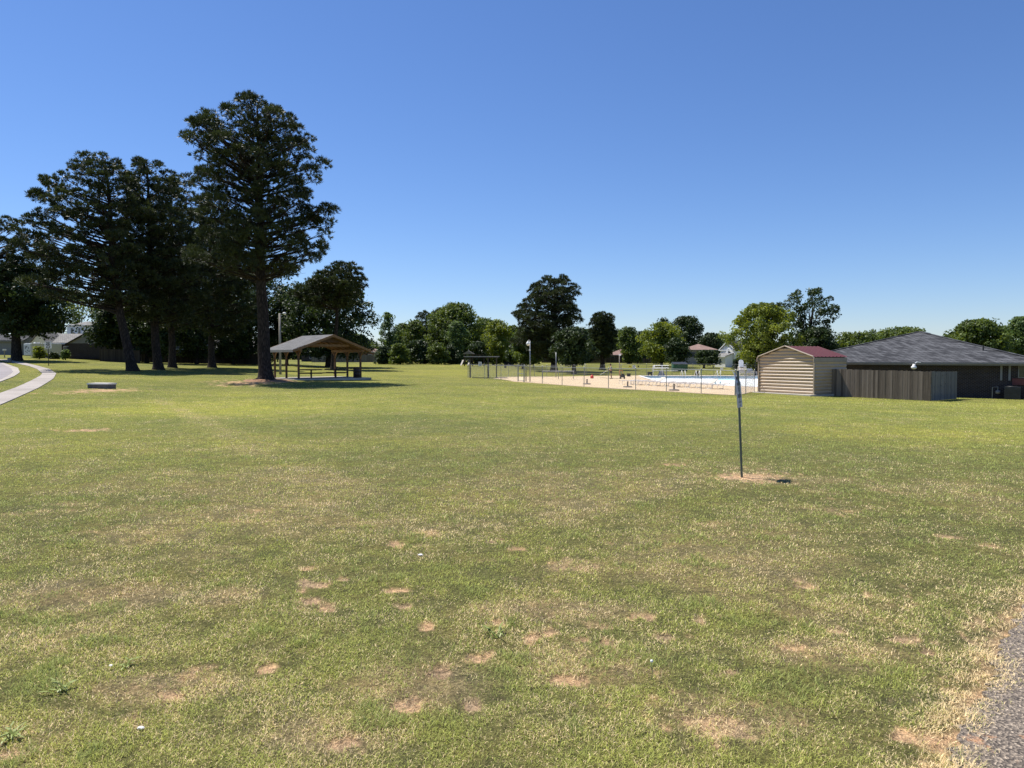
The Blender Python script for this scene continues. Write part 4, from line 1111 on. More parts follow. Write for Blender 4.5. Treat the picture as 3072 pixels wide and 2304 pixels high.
# the plate is turned far away from the camera, its face looking to the right
th_ = R(60)
e1 = Vector((math.cos(th_), math.sin(th_), 0)); nrm_ = Vector((e1.y, -e1.x, 0))
W2 = .148; L1 = .34; L2 = .175
c0 = ps0 + nrm_ * .016
def plate_pt(u, v):
    tw = max(0, v - L1) / L2
    return c0 + axis * v + e1 * u * (1 - .55 * tw) + nrm_ * (-.045 * tw * tw - .02 * tw * (u / W2)) + Vector((-.028 * tw, 0, 0))
mb = MB(); nu, nv = 5, 13; vv = []
for j in range(nv):
    for i in range(nu):
        vv.append(plate_pt(-W2 + 2 * W2 * i / (nu - 1), (L1 + L2) * j / (nv - 1)))
ff = [(j * nu + i, j * nu + i + 1, (j + 1) * nu + i + 1, (j + 1) * nu + i) for j in range(nv - 1) for i in range(nu - 1)]
o2 = len(vv); vv += [p - nrm_ * .004 for p in vv]
ff += [(o2 + a, o2 + d_, o2 + c_, o2 + b_) for a, b_, c_, d_ in ff]
rim = [i for i in range(nu)] + [j * nu + nu - 1 for j in range(1, nv)] + [(nv - 1) * nu + i for i in range(nu - 2, -1, -1)] + [j * nu for j in range(nv - 2, 0, -1)]
for a, c_ in zip(rim, rim[1:] + rim[:1]): ff.append((a, c_, o2 + c_, o2 + a))
mb.add(vv, ff); part('plate', mb, plain('sign_face', (.46, .46, .52), .45, var=.12, scale=9), sg)
mb = MB()
def patch(u0, u1, v0, v1):
    q = [plate_pt(u0, v0), plate_pt(u1, v0), plate_pt(u1, v1), plate_pt(u0, v1)]
    q = [p + nrm_ * .003 for p in q]
    mb.prism(q, (0, 0, 0), nrm_ * .001)
patch(-.085, .09, .135, .185); patch(-.022, .026, .225, .275); patch(-.045, .045, .225, .234); patch(-.045, .045, .266, .275)
patch(-.09, .085, .305, .345); patch(-.085, -.045, .375, .425); patch(.03, .07, .375, .425); patch(-.085, .07, .40, .41)
patch(-.07, .09, .068, .082)
part('lettering', mb, plain('sign_ink', (.06, .06, .09), .5), sg)
for v in (.03, .46):
    mb = MB(); mb.lathe(tuple(plate_pt(0, v) + nrm_ * .004), [(.009, -.006), (.009, .006), (.004, .009)], 8); part('bolt', mb, M_GALV, sg)

# ------------------------------------------------------------------ speed sign, utility box, mailbox
def text_mesh(body, size, mat, parent, name, M, bold=.004):
    cu = bpy.data.curves.new(name, 'FONT'); cu.body = body; cu.size = size; cu.align_x = 'CENTER'; cu.align_y = 'CENTER'; cu.extrude = .004; cu.offset = bold
    tmp = bpy.data.objects.new('tmp', cu); COL.objects.link(tmp)
    bpy.context.view_layer.update()
    me = bpy.data.meshes.new_from_object(tmp.evaluated_get(bpy.context.evaluated_depsgraph_get()))
    bpy.data.objects.remove(tmp); me.transform(M)
    me.materials.clear()
    return link(name, me, mat, parent)
b = base(146, 78); ss = thing('speed_limit_sign', 'white speed limit 25 sign on a dark post by the sidewalk', 'road sign', b, R(4))
tp = at(146, 1025, 78).z - b.z; bt = at(146, 1045, 78).z - b.z
wpl = .76
mb = MB(); mb.box((0, .03, tp / 2 - .1), (.06, .05, tp + .1)); part('post', mb, M_DARKTRIM, ss)
mb = MB(); mb.box((0, 0, (tp + bt) / 2), (wpl, .012, tp - bt)); part('plate', mb, M_SIGNPAPER, ss)
RX = Matrix.Rotation(math.pi / 2, 4, 'X')
hz = tp - bt
text_mesh('25', .50, M_INK, ss, 'number', Matrix.Translation((0, -.010, bt + hz * .32)) @ RX, .012)
text_mesh('SPEED', .15, M_INK, ss, 'word', Matrix.Translation((0, -.010, bt + hz * .84)) @ RX, .003)
text_mesh('LIMIT', .15, M_INK, ss, 'word', Matrix.Translation((0, -.010, bt + hz * .66)) @ RX, .003)
b = ground(296, 1166); ub = thing('utility_box', 'low concrete utility box set in bare soil on the lawn', 'utility box', b + Vector((0, .3, 0)), R(-12))
mb = MB(); mb.box((0, 0, .06), (1.22, .62, .30)); part('body', mb, plain('dark_concrete', (.13, .12, .12), .9, var=.3), ub)
mb = MB(); mb.box((0, 0, .25), (1.28, .68, .08)); part('lid', mb, M_WHITECON, ub)
b = base(15, 105); mbx = thing('mailbox', 'white mailbox on a post at the far left of the road', 'mailbox', b)
mb = MB(); mb.box((0, 0, .5), (.1, .1, 1.1)); part('post', mb, M_POLE, mbx)
mb = MB(); mb.prism([(-.10, 0, 1.05), (.10, 0, 1.05), (.10, 0, 1.2), (.06, 0, 1.28), (-.06, 0, 1.28), (-.10, 0, 1.2)], (0, -.28, 0), (0, .28, 0)); part('box', mb, M_WHITE, mbx)
b = base(29, 86); wb = thing('water_barrel', 'small grey drum left of the big shade tree trunk', 'drum', b)
mb = MB(); mb.lathe((0, 0, 0), [(0, 0), (.18, 0), (.2, .04), (.2, .5), (.17, .55), (0, .56)], 12); part('body', mb, M_GREYPAINT, wb, True)

# ------------------------------------------------------------------ small things on the near lawn
def weed(label, px, py, n, L, seed):
    g_ = np.random.default_rng(seed); b = ground(px, py); mb = MB()
    for k in range(n):
        a = g_.uniform(0, 6.28); l = L * g_.uniform(.5, 1.1); up = g_.uniform(.25, .9); w_ = g_.uniform(.003, .0055)
        dirv = Vector((math.cos(a), math.sin(a), 0)); sd = Vector((-dirv.y, dirv.x, 0)) * w_
        p0 = Vector((g_.normal(0, .015), g_.normal(0, .015), 0)); p1 = p0 + dirv * l * .4 + Vector((0, 0, l * .5 * up)); p2 = p0 + dirv * l * .8 + Vector((0, 0, l * .55 * up)); p3 = p0 + dirv * l + Vector((0, 0, l * .38 * up))
        mb.add([p0 - sd * .7, p0 + sd * .7, p1 + sd, p1 - sd, p2 + sd * .8, p2 - sd * .8, p3], [(0, 1, 2, 3), (3, 2, 4, 5), (5, 4, 6)])
    o = link('weed', mb.mesh('weed', False), plain('weed_leaf', (.20, .24, .05), .5, var=.25), None); o.location = b + Vector((0, 0, .005))
    tag(o, label, 'weed', 'coarse weeds in the lawn')
weed('pale bladed coarse weed in the lawn, near the centre of the foreground', 1490, 1915, 11, .13, 2)
weed('wide spreading coarse weed at the left end of the foreground', 40, 2215, 16, .09, 3)
weed('coarse weed with a dark hollow beside it, left foreground', 190, 2075, 14, .09, 4)
weed('small bright coarse weed beside a white pebble, left foreground', 380, 2000, 12, .07, 6)
def pebble(label, px, py, r, seed, m=None):
    g_ = np.random.default_rng(seed); bm = bmesh.new(); bmesh.ops.create_icosphere(bm, subdivisions=2, radius=r)
    for v in bm.verts: v.co *= g_.uniform(.78, 1.12); v.co.z *= .6; v.co.x *= 1.4
    me = bpy.data.meshes.new('pebble'); bm.to_mesh(me); bm.free()
    o = link('pebble', me, m or M_WHITECON); b = ground(px, py); o.location = b + Vector((0, 0, r * .5)); tag(o, label, 'pebble', 'pale pebbles in the lawn')
pebble('pale pebble lying alone in the middle of the lawn', 1262, 1668, .016, 1)
pebble('white pebble on bare soil at the lower left', 422, 2188, .012, 2)
pebble('small white pebble beside a weed at the left', 333, 2000, .010, 3)
b = ground(1955, 2040); dl = thing('dandelion_clock', 'white dandelion seed head standing in the lawn', 'dandelion', b)
mb = MB(); mb.tube([(0, 0, 0), (.004, 0, .05), (0, .003, .085)], .0016, 5); part('stem', mb, M_GREEN, dl)
mb = MB(); mb.lathe((0, .003, .095), [(0, -.008), (.006, -.006), (.008, 0), (.006, .006), (0, .008)], 10); part('seed_head', mb, M_WHITE, dl, True)
# ------------------------------------------------------------------ metal shed (local x along its front, y into it)
RZ = rz_of(EX)
_sz = -.74
sh = thing('metal_shed', 'tan ribbed metal shed with a maroon roof at the right end of the pool', 'shed', (SHED_F.x, SHED_F.y, _sz), RZ)
SW, SLn, SE, SR = SHED_W, SHED_L, 2.36, 3.08
mb = MB(); mb.box((SW / 2 - .1, SLn / 2 - .25, -.2), (SW + .55, SLn + .75, .42)); part('slab', mb, M_SLAB, sh)
def ribs(x0, x1, z0, z1f, plane, off, step=.215, dpt=.06):
    """horizontal ribbed sheet: each course leans out to a lip and folds back under"""
    mb = MB(); z = z0
    def P(u, o, zz): return (u, -o + off, zz) if plane == 'y' else (off + o, u, zz)
    while z < z1f(0.5) - 1e-3:
        zt = z + step
        zt_ = min(zt, z1f(.5))
        def ext(zz):
            lo, hi = x0, x1
            if plane == 'y' and zz > SE:
                q = (zz - SE) / (SR - SE) * (SW / 2); lo, hi = max(x0, q), min(x1, SW - q)
            return lo, max(hi, lo + .01)
        a, b_ = ext(z); c, d_ = ext(zt_)
        lip = z + step * .48
        e, f = ext(min(lip, zt_))
        mb.add([P(a, 0, z), P(b_, 0, z), P(f, dpt, lip), P(e, dpt, lip), P(f, dpt, lip + .03), P(e, dpt, lip + .03), P(d_, 0.0, zt_), P(c, 0.0, zt_)],
               [(0, 1, 2, 3), (3, 2, 4, 5), (5, 4, 6, 7)])
        z = zt
    return mb
o = part('front_wall', ribs(.05, SW - .05, .02, lambda t: SR - .06, 'y', .06), M_TAN, sh)
part('side_wall', ribs(.05, SLn, .02, lambda t: SE, 'x', SW - .04), M_TAN, sh)
mb = MB(); mb.box((.03, SLn / 2, SE / 2), (.06, SLn - .1, SE)); part('side_wall', mb, M_TAN, sh)
mb = MB(); mb.add([(0.02, SLn, 0), (SW - .02, SLn, 0), (SW - .02, SLn, SE), (SW / 2, SLn, SR - .05), (.02, SLn, SE), (0.02, SLn - .05, 0), (SW - .02, SLn - .05, 0), (SW - .02, SLn - .05, SE), (SW / 2, SLn - .05, SR - .05), (.02, SLn - .05, SE)],
                  [(0, 1, 2, 3, 4), (9, 8, 7, 6, 5)]); part('back_wall', mb, M_TAN, sh)
ovh = .075
for s in (-1, 1):
    mb = MB(); ex = SW / 2 + .05
    # seven raised ribs run down each slope
    prof = []
    nR = 9
    for k in range(nR):
        y = -ovh + (SLn + 2 * ovh) * k / nR; w_ = (SLn + 2 * ovh) / nR
        prof += [(y, 0), (y + w_ * .68, 0), (y + w_ * .74, .03), (y + w_ * .90, .03), (y + w_ * .96, 0)]
    prof.append((SLn + ovh, 0))
    top_ = [Vector((SW / 2 + s * .0, y, SR + .05 + h)) for y, h in prof]; bot_ = [Vector((SW / 2 + s * ex, y, SE + .06 + h)) for y, h in prof]
    n = len(prof); mb.add(top_ + bot_, [(i, i + 1, n + i + 1, n + i) if s < 0 else (n + i, n + i + 1, i + 1, i) for i in range(n - 1)])
    part('roof', mb, M_MAROON, sh)
    mb = MB(); mb.tube([(SW / 2 + s * (SW / 2 + .03), -ovh - .02, SE - .28), (SW / 2 + s * (SW / 2 + .03), -ovh - .02, SE - .04), (SW / 2 + s * (SW / 2 - .05), -ovh - .02, SE + .085), (SW / 2 + s * .01, -ovh - .02, SR + .06)], .05, 6); part('gable_trim', mb, M_TANTRIM, sh)
    mb = MB(); mb.box((SW / 2 + s * (SW / 2 - .02), .0, SE / 2), (.09, .09, SE - .02)); part('corner_post', mb, M_TANTRIM, sh)
mb = MB(); mb.box((SW + .012, SLn / 2, SE - .12), (.04, SLn, .26)); part('side_trim', mb, M_TANTRIM, sh)

# ------------------------------------------------------------------ board fence and its return
CF = Vector((24.8, 42.0, 0)); FL = 5.78
FX = Vector((.68, -.73, 0)).normalized()
F0 = CF - FX * FL
_fz0, _fz1 = tz(F0.x, F0.y), tz(CF.x, CF.y)
def board_fence(name, label, p0, p1, ht, mat, bw=.14, gap=.006, seed=1, knots=None, holes=0, posts=True, group=None, cap=None):
    g_ = np.random.default_rng(seed)
    p0 = Vector((p0.x, p0.y, 0)); p1 = Vector((p1.x, p1.y, 0)); L = (p1 - p0).length; dr = (p1 - p0) / L
    z0, z1 = tz(p0.x, p0.y), tz(p1.x, p1.y)
    t = thing(name, label, 'fence', (p0.x, p0.y, z0), rz_of(dr), group)
    mb = MB(); n = int(L / bw)
    for k in range(n):
        x = (k + .5) * L / n; zb = (z1 - z0) * x / L
        h = ht + g_.uniform(-.02, .02)
        mb.box((x, g_.uniform(-.006, .006), zb + h / 2 + .01), (L / n - gap, .018, h))
    part('boards', mb, mat, t)
    for zr in (.35, ht * .52, ht - .28):
        mb = MB(); mb.beam((0.02, .035, zr), (L - .02, .035, zr + z1 - z0), .04, .09); part('rail', mb, mat, t)
    if posts:
        m = max(2, int(L / 2.4) + 1)
        for k in range(m):
            x = .05 + (L - .1) * k / (m - 1)
            mb = MB(); mb.box((x, .105, ht / 2 + (z1 - z0) * x / L), (.09, .09, ht + .04)); part('post', mb, mat, t)
    return t
board_fence('board_fence', 'weathered brown board fence joining the metal shed to the brick house', F0, CF, 1.74, M_BOARD, seed=4)
CR = CF + Vector((.72, .69, 0)).normalized() * 5.2
gt = board_fence('board_gate', 'short grey side panel of the board fence with round holes, facing right', CF + FX * .03, CR + FX * .03, 1.74, M_BOARDGREY, seed=6, posts=False)
for x, z in ((.75, 1.5), (2.1, 1.48), (2.9, 1.55), (.6, .85), (1.8, .88), (2.7, .95)):
    mb = MB(); mb.prism([(x + .045 * math.cos(a), -.012, z + .045 * math.sin(a)) for a in np.linspace(0, 2 * math.pi, 11)[:-1]], (0, 0, 0), (0, -.006, 0)); part('hole', mb, M_BLACK, gt)

# ------------------------------------------------------------------ brick house at the right
HX = Vector((.80, -.60, 0)); HI = Vector((.60, .80, 0))
HL0 = Vector((20.8, 54.6, 0)); HW = 16.4
def house_pt(u, v): return HL0 + HX * u + HI * v
_hz = -1.18; EZ = 1.31 - _hz; SET = 7.6; RISE = 2.36
hs = thing('brick_house', 'low dark brick house with a broad grey shingle hip roof at the right', 'house', (HL0.x, HL0.y, _hz), rz_of(HX))
HD = 21.0; ove = .6
mb = MB(); mb.box((HW / 2, HD / 2, EZ / 2 - .25), (HW - 2 * ove, HD - 2 * ove, EZ + .2)); part('wall', mb, M_BRICK, hs)
mb = MB()
A, B_, C_, D_ = Vector((0, 0, EZ)), Vector((HW, 0, EZ)), Vector((HW, HD, EZ)), Vector((0, HD, EZ))
K1, K2 = Vector((HW / 2, SET, EZ + RISE)), Vector((HW / 2, HD - SET, EZ + RISE))
mb.add([A, B_, C_, D_, K1, K2], [(0, 1, 4), (1, 2, 5, 4), (2, 3, 5), (3, 0, 4, 5)])
rf = part('roof', mb, M_SHINGLE, hs)
mb = MB()
for a, b_ in ((A, K1), (B_, K1)): mb.beam(a + Vector((0, 0, .015)), b_ + Vector((0, 0, .015)), .26, .03)
mb.beam(K1 + Vector((0, 0, .015)), K2 + Vector((0, 0, .015)), .26, .03)
part('ridge_cap', mb, M_SHINGLE, rf)
for u, v in ((1.9, 1.3), (12.7, 2.6)):
    zr = EZ + RISE * v / SET
    mb = MB(); mb.tube([(u, v, zr - .1), (u, v, zr + .38)], .05, 8); part('vent_pipe', mb, M_DARKTRIM, rf)
mb = MB(); mb.box((HW / 2, HD / 2, EZ - .10), (HW - .12, HD - .12, .03)); part('soffit', mb, M_DARKTRIM, hs)
mb = MB(); mb.box((HW / 2, -.03, EZ - .10), (HW, .05, .19)); mb.box((HW / 2, -.10, EZ - .055), (HW, .09, .10)); part('gutter', mb, M_TRIM, hs)
for x in (0 - .03, HW + .03):
    mb = MB(); mb.box((x, HD / 2, EZ - .10), (.05, HD, .19)); part('fascia', mb, M_TRIM, hs)
mb = MB(); mb.tube([(9.28, -.16, EZ - .02), (9.1, -.34, EZ + .02), (8.98, -.40, EZ - .06)], .035, 6); part('flood_bracket', mb, M_WHITE, hs)
mb = MB(); mb.lathe((8.92, -.42, EZ - .42), [(0, -.06), (.12, -.03), (.18, .04), (.17, .12), (.09, .2), (.08, .30)], 14); part('flood_light', mb, M_WHITE, hs, True)
for u in (13.85, 14.3):
    mb = MB(); mb.box((u, ove - .06, EZ - .68), (.12, .08, 1.0)); part('downpipe', mb, M_GREYPAINT, hs)
mb = MB(); mb.box((15.2, ove - .05, EZ - .55), (.9, .10, .9)); wf = part('window', mb, M_TRIM, hs)
mb = MB(); mb.box((15.2, ove - .11, EZ - .55), (.78, .02, .78)); part('pane', mb, M_GLASSDARK, wf)
mb = MB(); mb.box((15.1, ove - .04, EZ - 1.25), (1.3, .06, .42)); part('panel', mb, plain('rust_panel', (.16, .05, .045), .7), hs)
q = house_pt(14.5, .0); acu = thing('air_conditioner', 'dark air conditioning unit against the brick wall at the right edge', 'air conditioner', (q.x, q.y, tz(q.x, q.y)), rz_of(HX))
mb = MB(); mb.box((0, 0, .42), (.85, .75, .78)); part('case', mb, plain('dark_grille', (.045, .05, .052), .6, .2), acu)
mb = MB()
for k in range(9): mb.box((0, -.385, .12 + k * .075), (.80, .02, .03))
part('louvres', mb, M_DARKTRIM, acu)
mb = MB(); mb.lathe((0, 0, .81), [(.36, 0), (.36, .03), (.30, .05), (0, .05)], 18); part('fan_cover', mb, M_BLACK, acu, True)
q = house_pt(13.4, .2); mt = thing('gas_meter', 'grey gas meter and pipes low on the brick wall left of the air conditioner', 'meter', (q.x, q.y, tz(q.x, q.y)), rz_of(HX))
mb = MB(); mb.tube([(0, 0, 0), (0, 0, .75), (.3, 0, .78), (.3, 0, .5)], .03, 6); part('pipe', mb, M_GALV, mt)
mb = MB(); mb.lathe((.3, 0, .32), [(.0, 0), (.12, .02), (.14, .12), (.12, .22), (0, .24)], 12); part('dial', mb, M_GREYPAINT, mt, True)
# ------------------------------------------------------------------ swimming pool, drained
M_POOLW = plain('pool_white_plaster', (.80, .82, .82), .6, var=.06, scale=.6)
M_POOLB = plain('pool_pale_blue', (.42, .68, .80), .5, var=.08, scale=.8)
M_TILE = brickmat('pool_tiles', (.10, .30, .40), (.16, .38, .48), (.45, .5, .5), .15, .15, .01, .3, 1.0, 0, .1)
PZ = [tz(*p) + .03 for p in pool_poly]
PD = [-.5, -.65, -.34, -.30]
pc = Vector((pool_poly[0][0], pool_poly[0][1], PZ[0]))
pool = thing('swimming_pool', 'big drained swimming pool with white walls and a blue tile band', 'swimming pool', pc)
top_ = [Vector((p[0], p[1], z)) - pc for p, z in zip(pool_poly, PZ)]
bot_ = [Vector((p[0], p[1], z + d_)) - pc for p, z, d_ in zip(pool_poly, PZ, PD)]
cen = sum(top_, Vector()) / 4
for i in range(4):
    j = (i + 1) % 4
    mb = MB(); mb.add([top_[i], top_[j], bot_[j], bot_[i]], [(0, 1, 2, 3)])
    o = link('wall', mb.mesh('wall', False), M_POOLW, pool)
    n_ = (top_[j] - top_[i]).cross(Vector((0, 0, 1))).normalized()
    if n_.dot(cen - top_[i]) < 0: n_ = -n_
    mb = MB(); a_, b_ = top_[i] + n_ * .006, top_[j] + n_ * .006
    mb.add([a_ + Vector((0, 0, -.03)), b_ + Vector((0, 0, -.03)), b_ + Vector((0, 0, -.17)), a_ + Vector((0, 0, -.17))], [(0, 1, 2, 3)])
    link('tile_band', mb.mesh('tile_band', False), M_TILE, pool)
    u_ = (top_[j] - top_[i]).normalized()
    mb = MB(); mb.beam(top_[i] - n_ * .14 - u_ * .14 + Vector((0, 0, .035)), top_[j] - n_ * .14 + u_ * .0 + Vector((0, 0, .035)), .34, .07); part('coping', mb, M_WHITECON, pool)
mb = MB(); mb.add(bot_, [(0, 1, 2, 3)]); link('floor', mb.mesh('floor', False), M_POOLW, pool)
def far_wall(t, dz, off=.012):
    p = top_[3].lerp(top_[2], t); return p + Vector((0, -off, dz))
FLX = lambda px: ((px - 1536) / F * 97.0 - pool_poly[3][0]) / (pool_poly[2][0] - pool_poly[3][0])
def floor_pt(px, d, up=.006):
    # a point on the pool floor in the column px at depth d
    x = (px - 1536) / F * d; q = Vector((x, d, 0)) - Vector((pc.x, pc.y, 0))
    A_, B_, C_ = bot_[0], bot_[2], bot_[3]
    n_ = (B_ - A_).cross(C_ - A_)
    if (q - A_).cross(B_ - A_).z > 0: n_ = (bot_[1] - A_).cross(B_ - A_)
    return Vector((q.x, q.y, A_.z - (n_.x * (q.x - A_.x) + n_.y * (q.y - A_.y)) / n_.z + up))
mb = MB(); mb.add([floor_pt(2143, 66), floor_pt(2206, 66), floor_pt(2206, 96.6), floor_pt(2143, 96.6)], [(0, 1, 2, 3)]); link('painted_floor', mb.mesh('painted_floor', False), M_POOLB, pool)
M_DKBLUE = plain('wet_dark_blue', (.07, .16, .21), .5, var=.3)
for px_, d0, d1 in ((2146, 70, 88), (2150, 68, 80), (2161, 69, 86)):
    mb = MB(); mb.add([floor_pt(px_ - 2, d0, .012), floor_pt(px_ + 2, d0, .012), floor_pt(px_ + 2, d1, .012), floor_pt(px_ - 2, d1, .012)], [(0, 1, 2, 3)]); link('lane_mark', mb.mesh('lane_mark', False), M_DKBLUE, pool)
p_ = floor_pt(2173, 74, .01); mb = MB(); mb.lathe(tuple(p_), [(.0, 0), (.35, 0), (.33, .05), (0, .06)], 16); part('drain_cover', mb, M_GALV, pool)
for px_, d0 in ((2000, 80), (2080, 84)):
    mb = MB(); a_, b_ = floor_pt(px_ - 75, d0, .01), floor_pt(px_ + 60, d0 - 1.5, .01); mb.add([a_, b_, b_ + Vector((0, .5, 0)), a_ + Vector((0, .5, 0))], [(0, 1, 2, 3)]); link('step_line', mb.mesh('step_line', False), M_GALV, pool)
def grab_rail(label, px, lean, n=2):
    x0 = (px - 1536) / F * 97.6; z = tz(x0, 97.6) + .03
    t = thing('grab_rail', label, 'pool ladder', (x0, 97.6, z), 0, 'grab rails on the far pool edge')
    for s in range(n):
        mb = MB(); o = s * .45
        mb.tube([(o, .3, -.02), (o + lean * .3, .28, .45), (o + lean * .35, .12, .72), (o + lean * .30, -.25, .70), (o + lean * .2, -.66, .35), (o + lean * .1, -.72, -.5)], .032, 6)
        part('rail', mb, M_CHAIR, t, True)
    return t
grab_rail('pair of white grab rails on the far pool edge, leftmost of the three pairs', 2042, .4)
grab_rail('pair of white grab rails on the far pool edge, middle of the three pairs', 2083, .7)
grab_rail('pair of slanting white grab rails on the far pool edge, rightmost of the three pairs', 2143, 1.2)

# ------------------------------------------------------------------ chain link fences
def chainlink(name, label, pts, h, pitch=.075, wr=.0017, rail=True, post_r=.026, group=None, post_at=None, spacing=3.05, midrail=False, mat=None):
    mat = mat or M_GALV
    pts = [Vector((p[0], p[1], 0)) for p in pts]
    o = Vector((pts[0].x, pts[0].y, tz(pts[0].x, pts[0].y)))
    t = thing(name, label, 'fence', o, 0, group)
    P = []
    for a, b_ in zip(pts[:-1], pts[1:]):
        n = max(1, round((b_ - a).length / spacing))
        for k in range(n): P.append(a.lerp(b_, k / n))
    P.append(pts[-1])
    G = [Vector((p.x, p.y, tz(p.x, p.y))) - o for p in P]
    for g_ in G:
        mb = MB(); mb.tube([g_ + Vector((0, 0, -.1)), g_ + Vector((0, 0, h + .02))], post_r, 7)
        mb.lathe(tuple(g_ + Vector((0, 0, h + .02))), [(post_r * 1.2, 0), (post_r * 1.1, .04), (.005, .06)], 7)
        part('post', mb, mat, t)
    W = MB()
    for a, b_ in zip(G[:-1], G[1:]):
        if rail:
            mb = MB(); mb.tube([a + Vector((0, 0, h - .02)), b_ + Vector((0, 0, h - .02))], .022, 6); part('top_rail', mb, mat, t)
        if midrail:
            mb = MB(); mb.tube([a + Vector((0, 0, .12)), b_ + Vector((0, 0, .12))], .016, 5); part('bottom_rail', mb, mat, t)
        L = (b_ - a).length; hh = h - .08; u = (b_ - a) / L; side = Vector((-u.y, u.x, 0)).normalized() * .035
        m = int((L + hh) / pitch)
        for sgn in (1, -1):
            for k in range(m):
                s0 = -hh + k * pitch * (L + hh) / (m * pitch)
                a0, a1 = max(s0, 0), min(s0 + hh, L)
                if a1 - a0 < .02: continue
                z0, z1 = a0 - s0, a1 - s0
                if sgn < 0: z0, z1 = hh - z0, hh - z1
                p, q = a + u * a0 + Vector((0, 0, z0 + .04)) + side, a + u * a1 + Vector((0, 0, z1 + .04)) + side
                dv = (q - p).normalized(); n1 = side.normalized() * wr; n2 = dv.cross(side).normalized() * wr
                i0 = len(W.v); W.v += [tuple(p + n1), tuple(p - n1 * .5 + n2), tuple(p - n1 * .5 - n2), tuple(q + n1), tuple(q - n1 * .5 + n2), tuple(q - n1 * .5 - n2)]
                W.f += [(i0, i0 + 1, i0 + 4, i0 + 3), (i0 + 1, i0 + 2, i0 + 5, i0 + 4), (i0 + 2, i0, i0 + 3, i0 + 5)]
    me = bpy.data.meshes.new('chain_mesh'); me.from_pydata(W.v, [], W.f); wo_ = link('chain_mesh', me, M_WIRE, t)
    return t
GA0, GA1 = Vector(b2(1554, 66.6)).to_3d(), Vector((FENCE_A.x, FENCE_A.y, 0))
chainlink('chain_link_fence', 'chain link fence along the near side of the pool deck', [GA1, FENCE_B, FC], 1.5, spacing=3.3, group='chain link fences round the pool')
chainlink('chain_link_fence', 'short stretch of chain link fence running up to the left corner of the metal shed', [FC + (SHED_F - FC) * .03, SHED_F - IN * .1 - EX * .25], 1.5, group='chain link fences round the pool')
chainlink('chain_link_fence', 'chain link fence from the pool gate to the small shade shelter', [GA0, b2(1503, 71), b2(1454, 75), b2(1404, 79)], 1.5, spacing=6, group='chain link fences round the pool')
chainlink('chain_link_fence', 'chain link fence along the far left side of the pool deck', [b2(1404, 79.4), b2(1526, 84.5), b2(1640, 90.5), b2(1760, 98), b2(1862, 102.5)], 1.5, pitch=.13, wr=.003, group='chain link fences round the pool')
chainlink('chain_link_fence', 'chain link fence behind the far edge of the swimming pool', [b2(1864, 102.5), b2(2016, 102.5), b2(2330, 102.5)], 1.62, pitch=.13, wr=.003, group='chain link fences round the pool', midrail=True)
gt_ = thing('pool_gate', 'tall pipe framed pool gate beside the lamp post', 'gate', (GA0.x, GA0.y, tz(GA0.x, GA0.y)))
dv = GA1 - GA0; dz_ = tz(GA1.x, GA1.y) - tz(GA0.x, GA0.y); dv.z = dz_
for f_ in (.02, .96):
    mb = MB(); mb.tube([dv * f_ + Vector((0, 0, -.05)), dv * f_ + Vector((0, 0, 1.66))], .055, 8); part('gate_post', mb, M_GALV, gt_)
mb = MB()
for zz in (.15, .78, 1.48): mb.tube([dv * .04 + Vector((0, 0, zz)), dv * .94 + Vector((0, 0, zz))], .03, 6)
mb.tube([dv * .06 + Vector((0, 0, .15)), dv * .06 + Vector((0, 0, 1.48))], .03, 6); mb.tube([dv * .91 + Vector((0, 0, .15)), dv * .91 + Vector((0, 0, 1.48))], .03, 6)
part('gate_frame', mb, M_GALV, gt_)
pole('short_post', 'short dark post just inside the pool gate', 1578, 1142, 1104, 67, .05, M_DARKTRIM)

# ------------------------------------------------------------------ notices hung on the fences
def notice(label, px, py, d, w_, h_, mat, marks=None):
    p = at(px, py, d); t = thing('notice_sign', label, 'sign', p, 0, 'notices on the pool fences')
    mb = MB(); mb.box((0, 0, 0), (w_, .012, h_)); part('panel', mb, mat, t)
    if marks:
        mb = MB()
        for k in range(3): mb.box((0, -.009, h_ * (.25 - .25 * k)), (w_ * (.7 - .12 * k), .004, h_ * .09))
        part('print_line', mb, marks, t)
    return t
notice('white notice on the fence at the left of the shade shelter', 1440, 1092, 76, .36, .46, M_SIGNPAPER, M_INK)
notice('small dark notice on the fence between the shelter and the gate', 1516, 1100, 83, .28, .32, M_DARKTRIM)
notice('yellow round edged notice on the back fence', 1890, 1099.5, 102.3, .32, .26, M_YELLOW, M_INK)
notice('white notice beside the yellow one on the back fence', 1902, 1100, 102.3, .40, .42, M_SIGNPAPER, M_INK)
notice('small dark notice on the back fence right of the white one', 1915, 1099.5, 102.3, .2, .26, M_DARKTRIM)
notice('small white notice on the back fence in front of the white house', 2165, 1106, 102.3, .42, .26, M_SIGNPAPER)

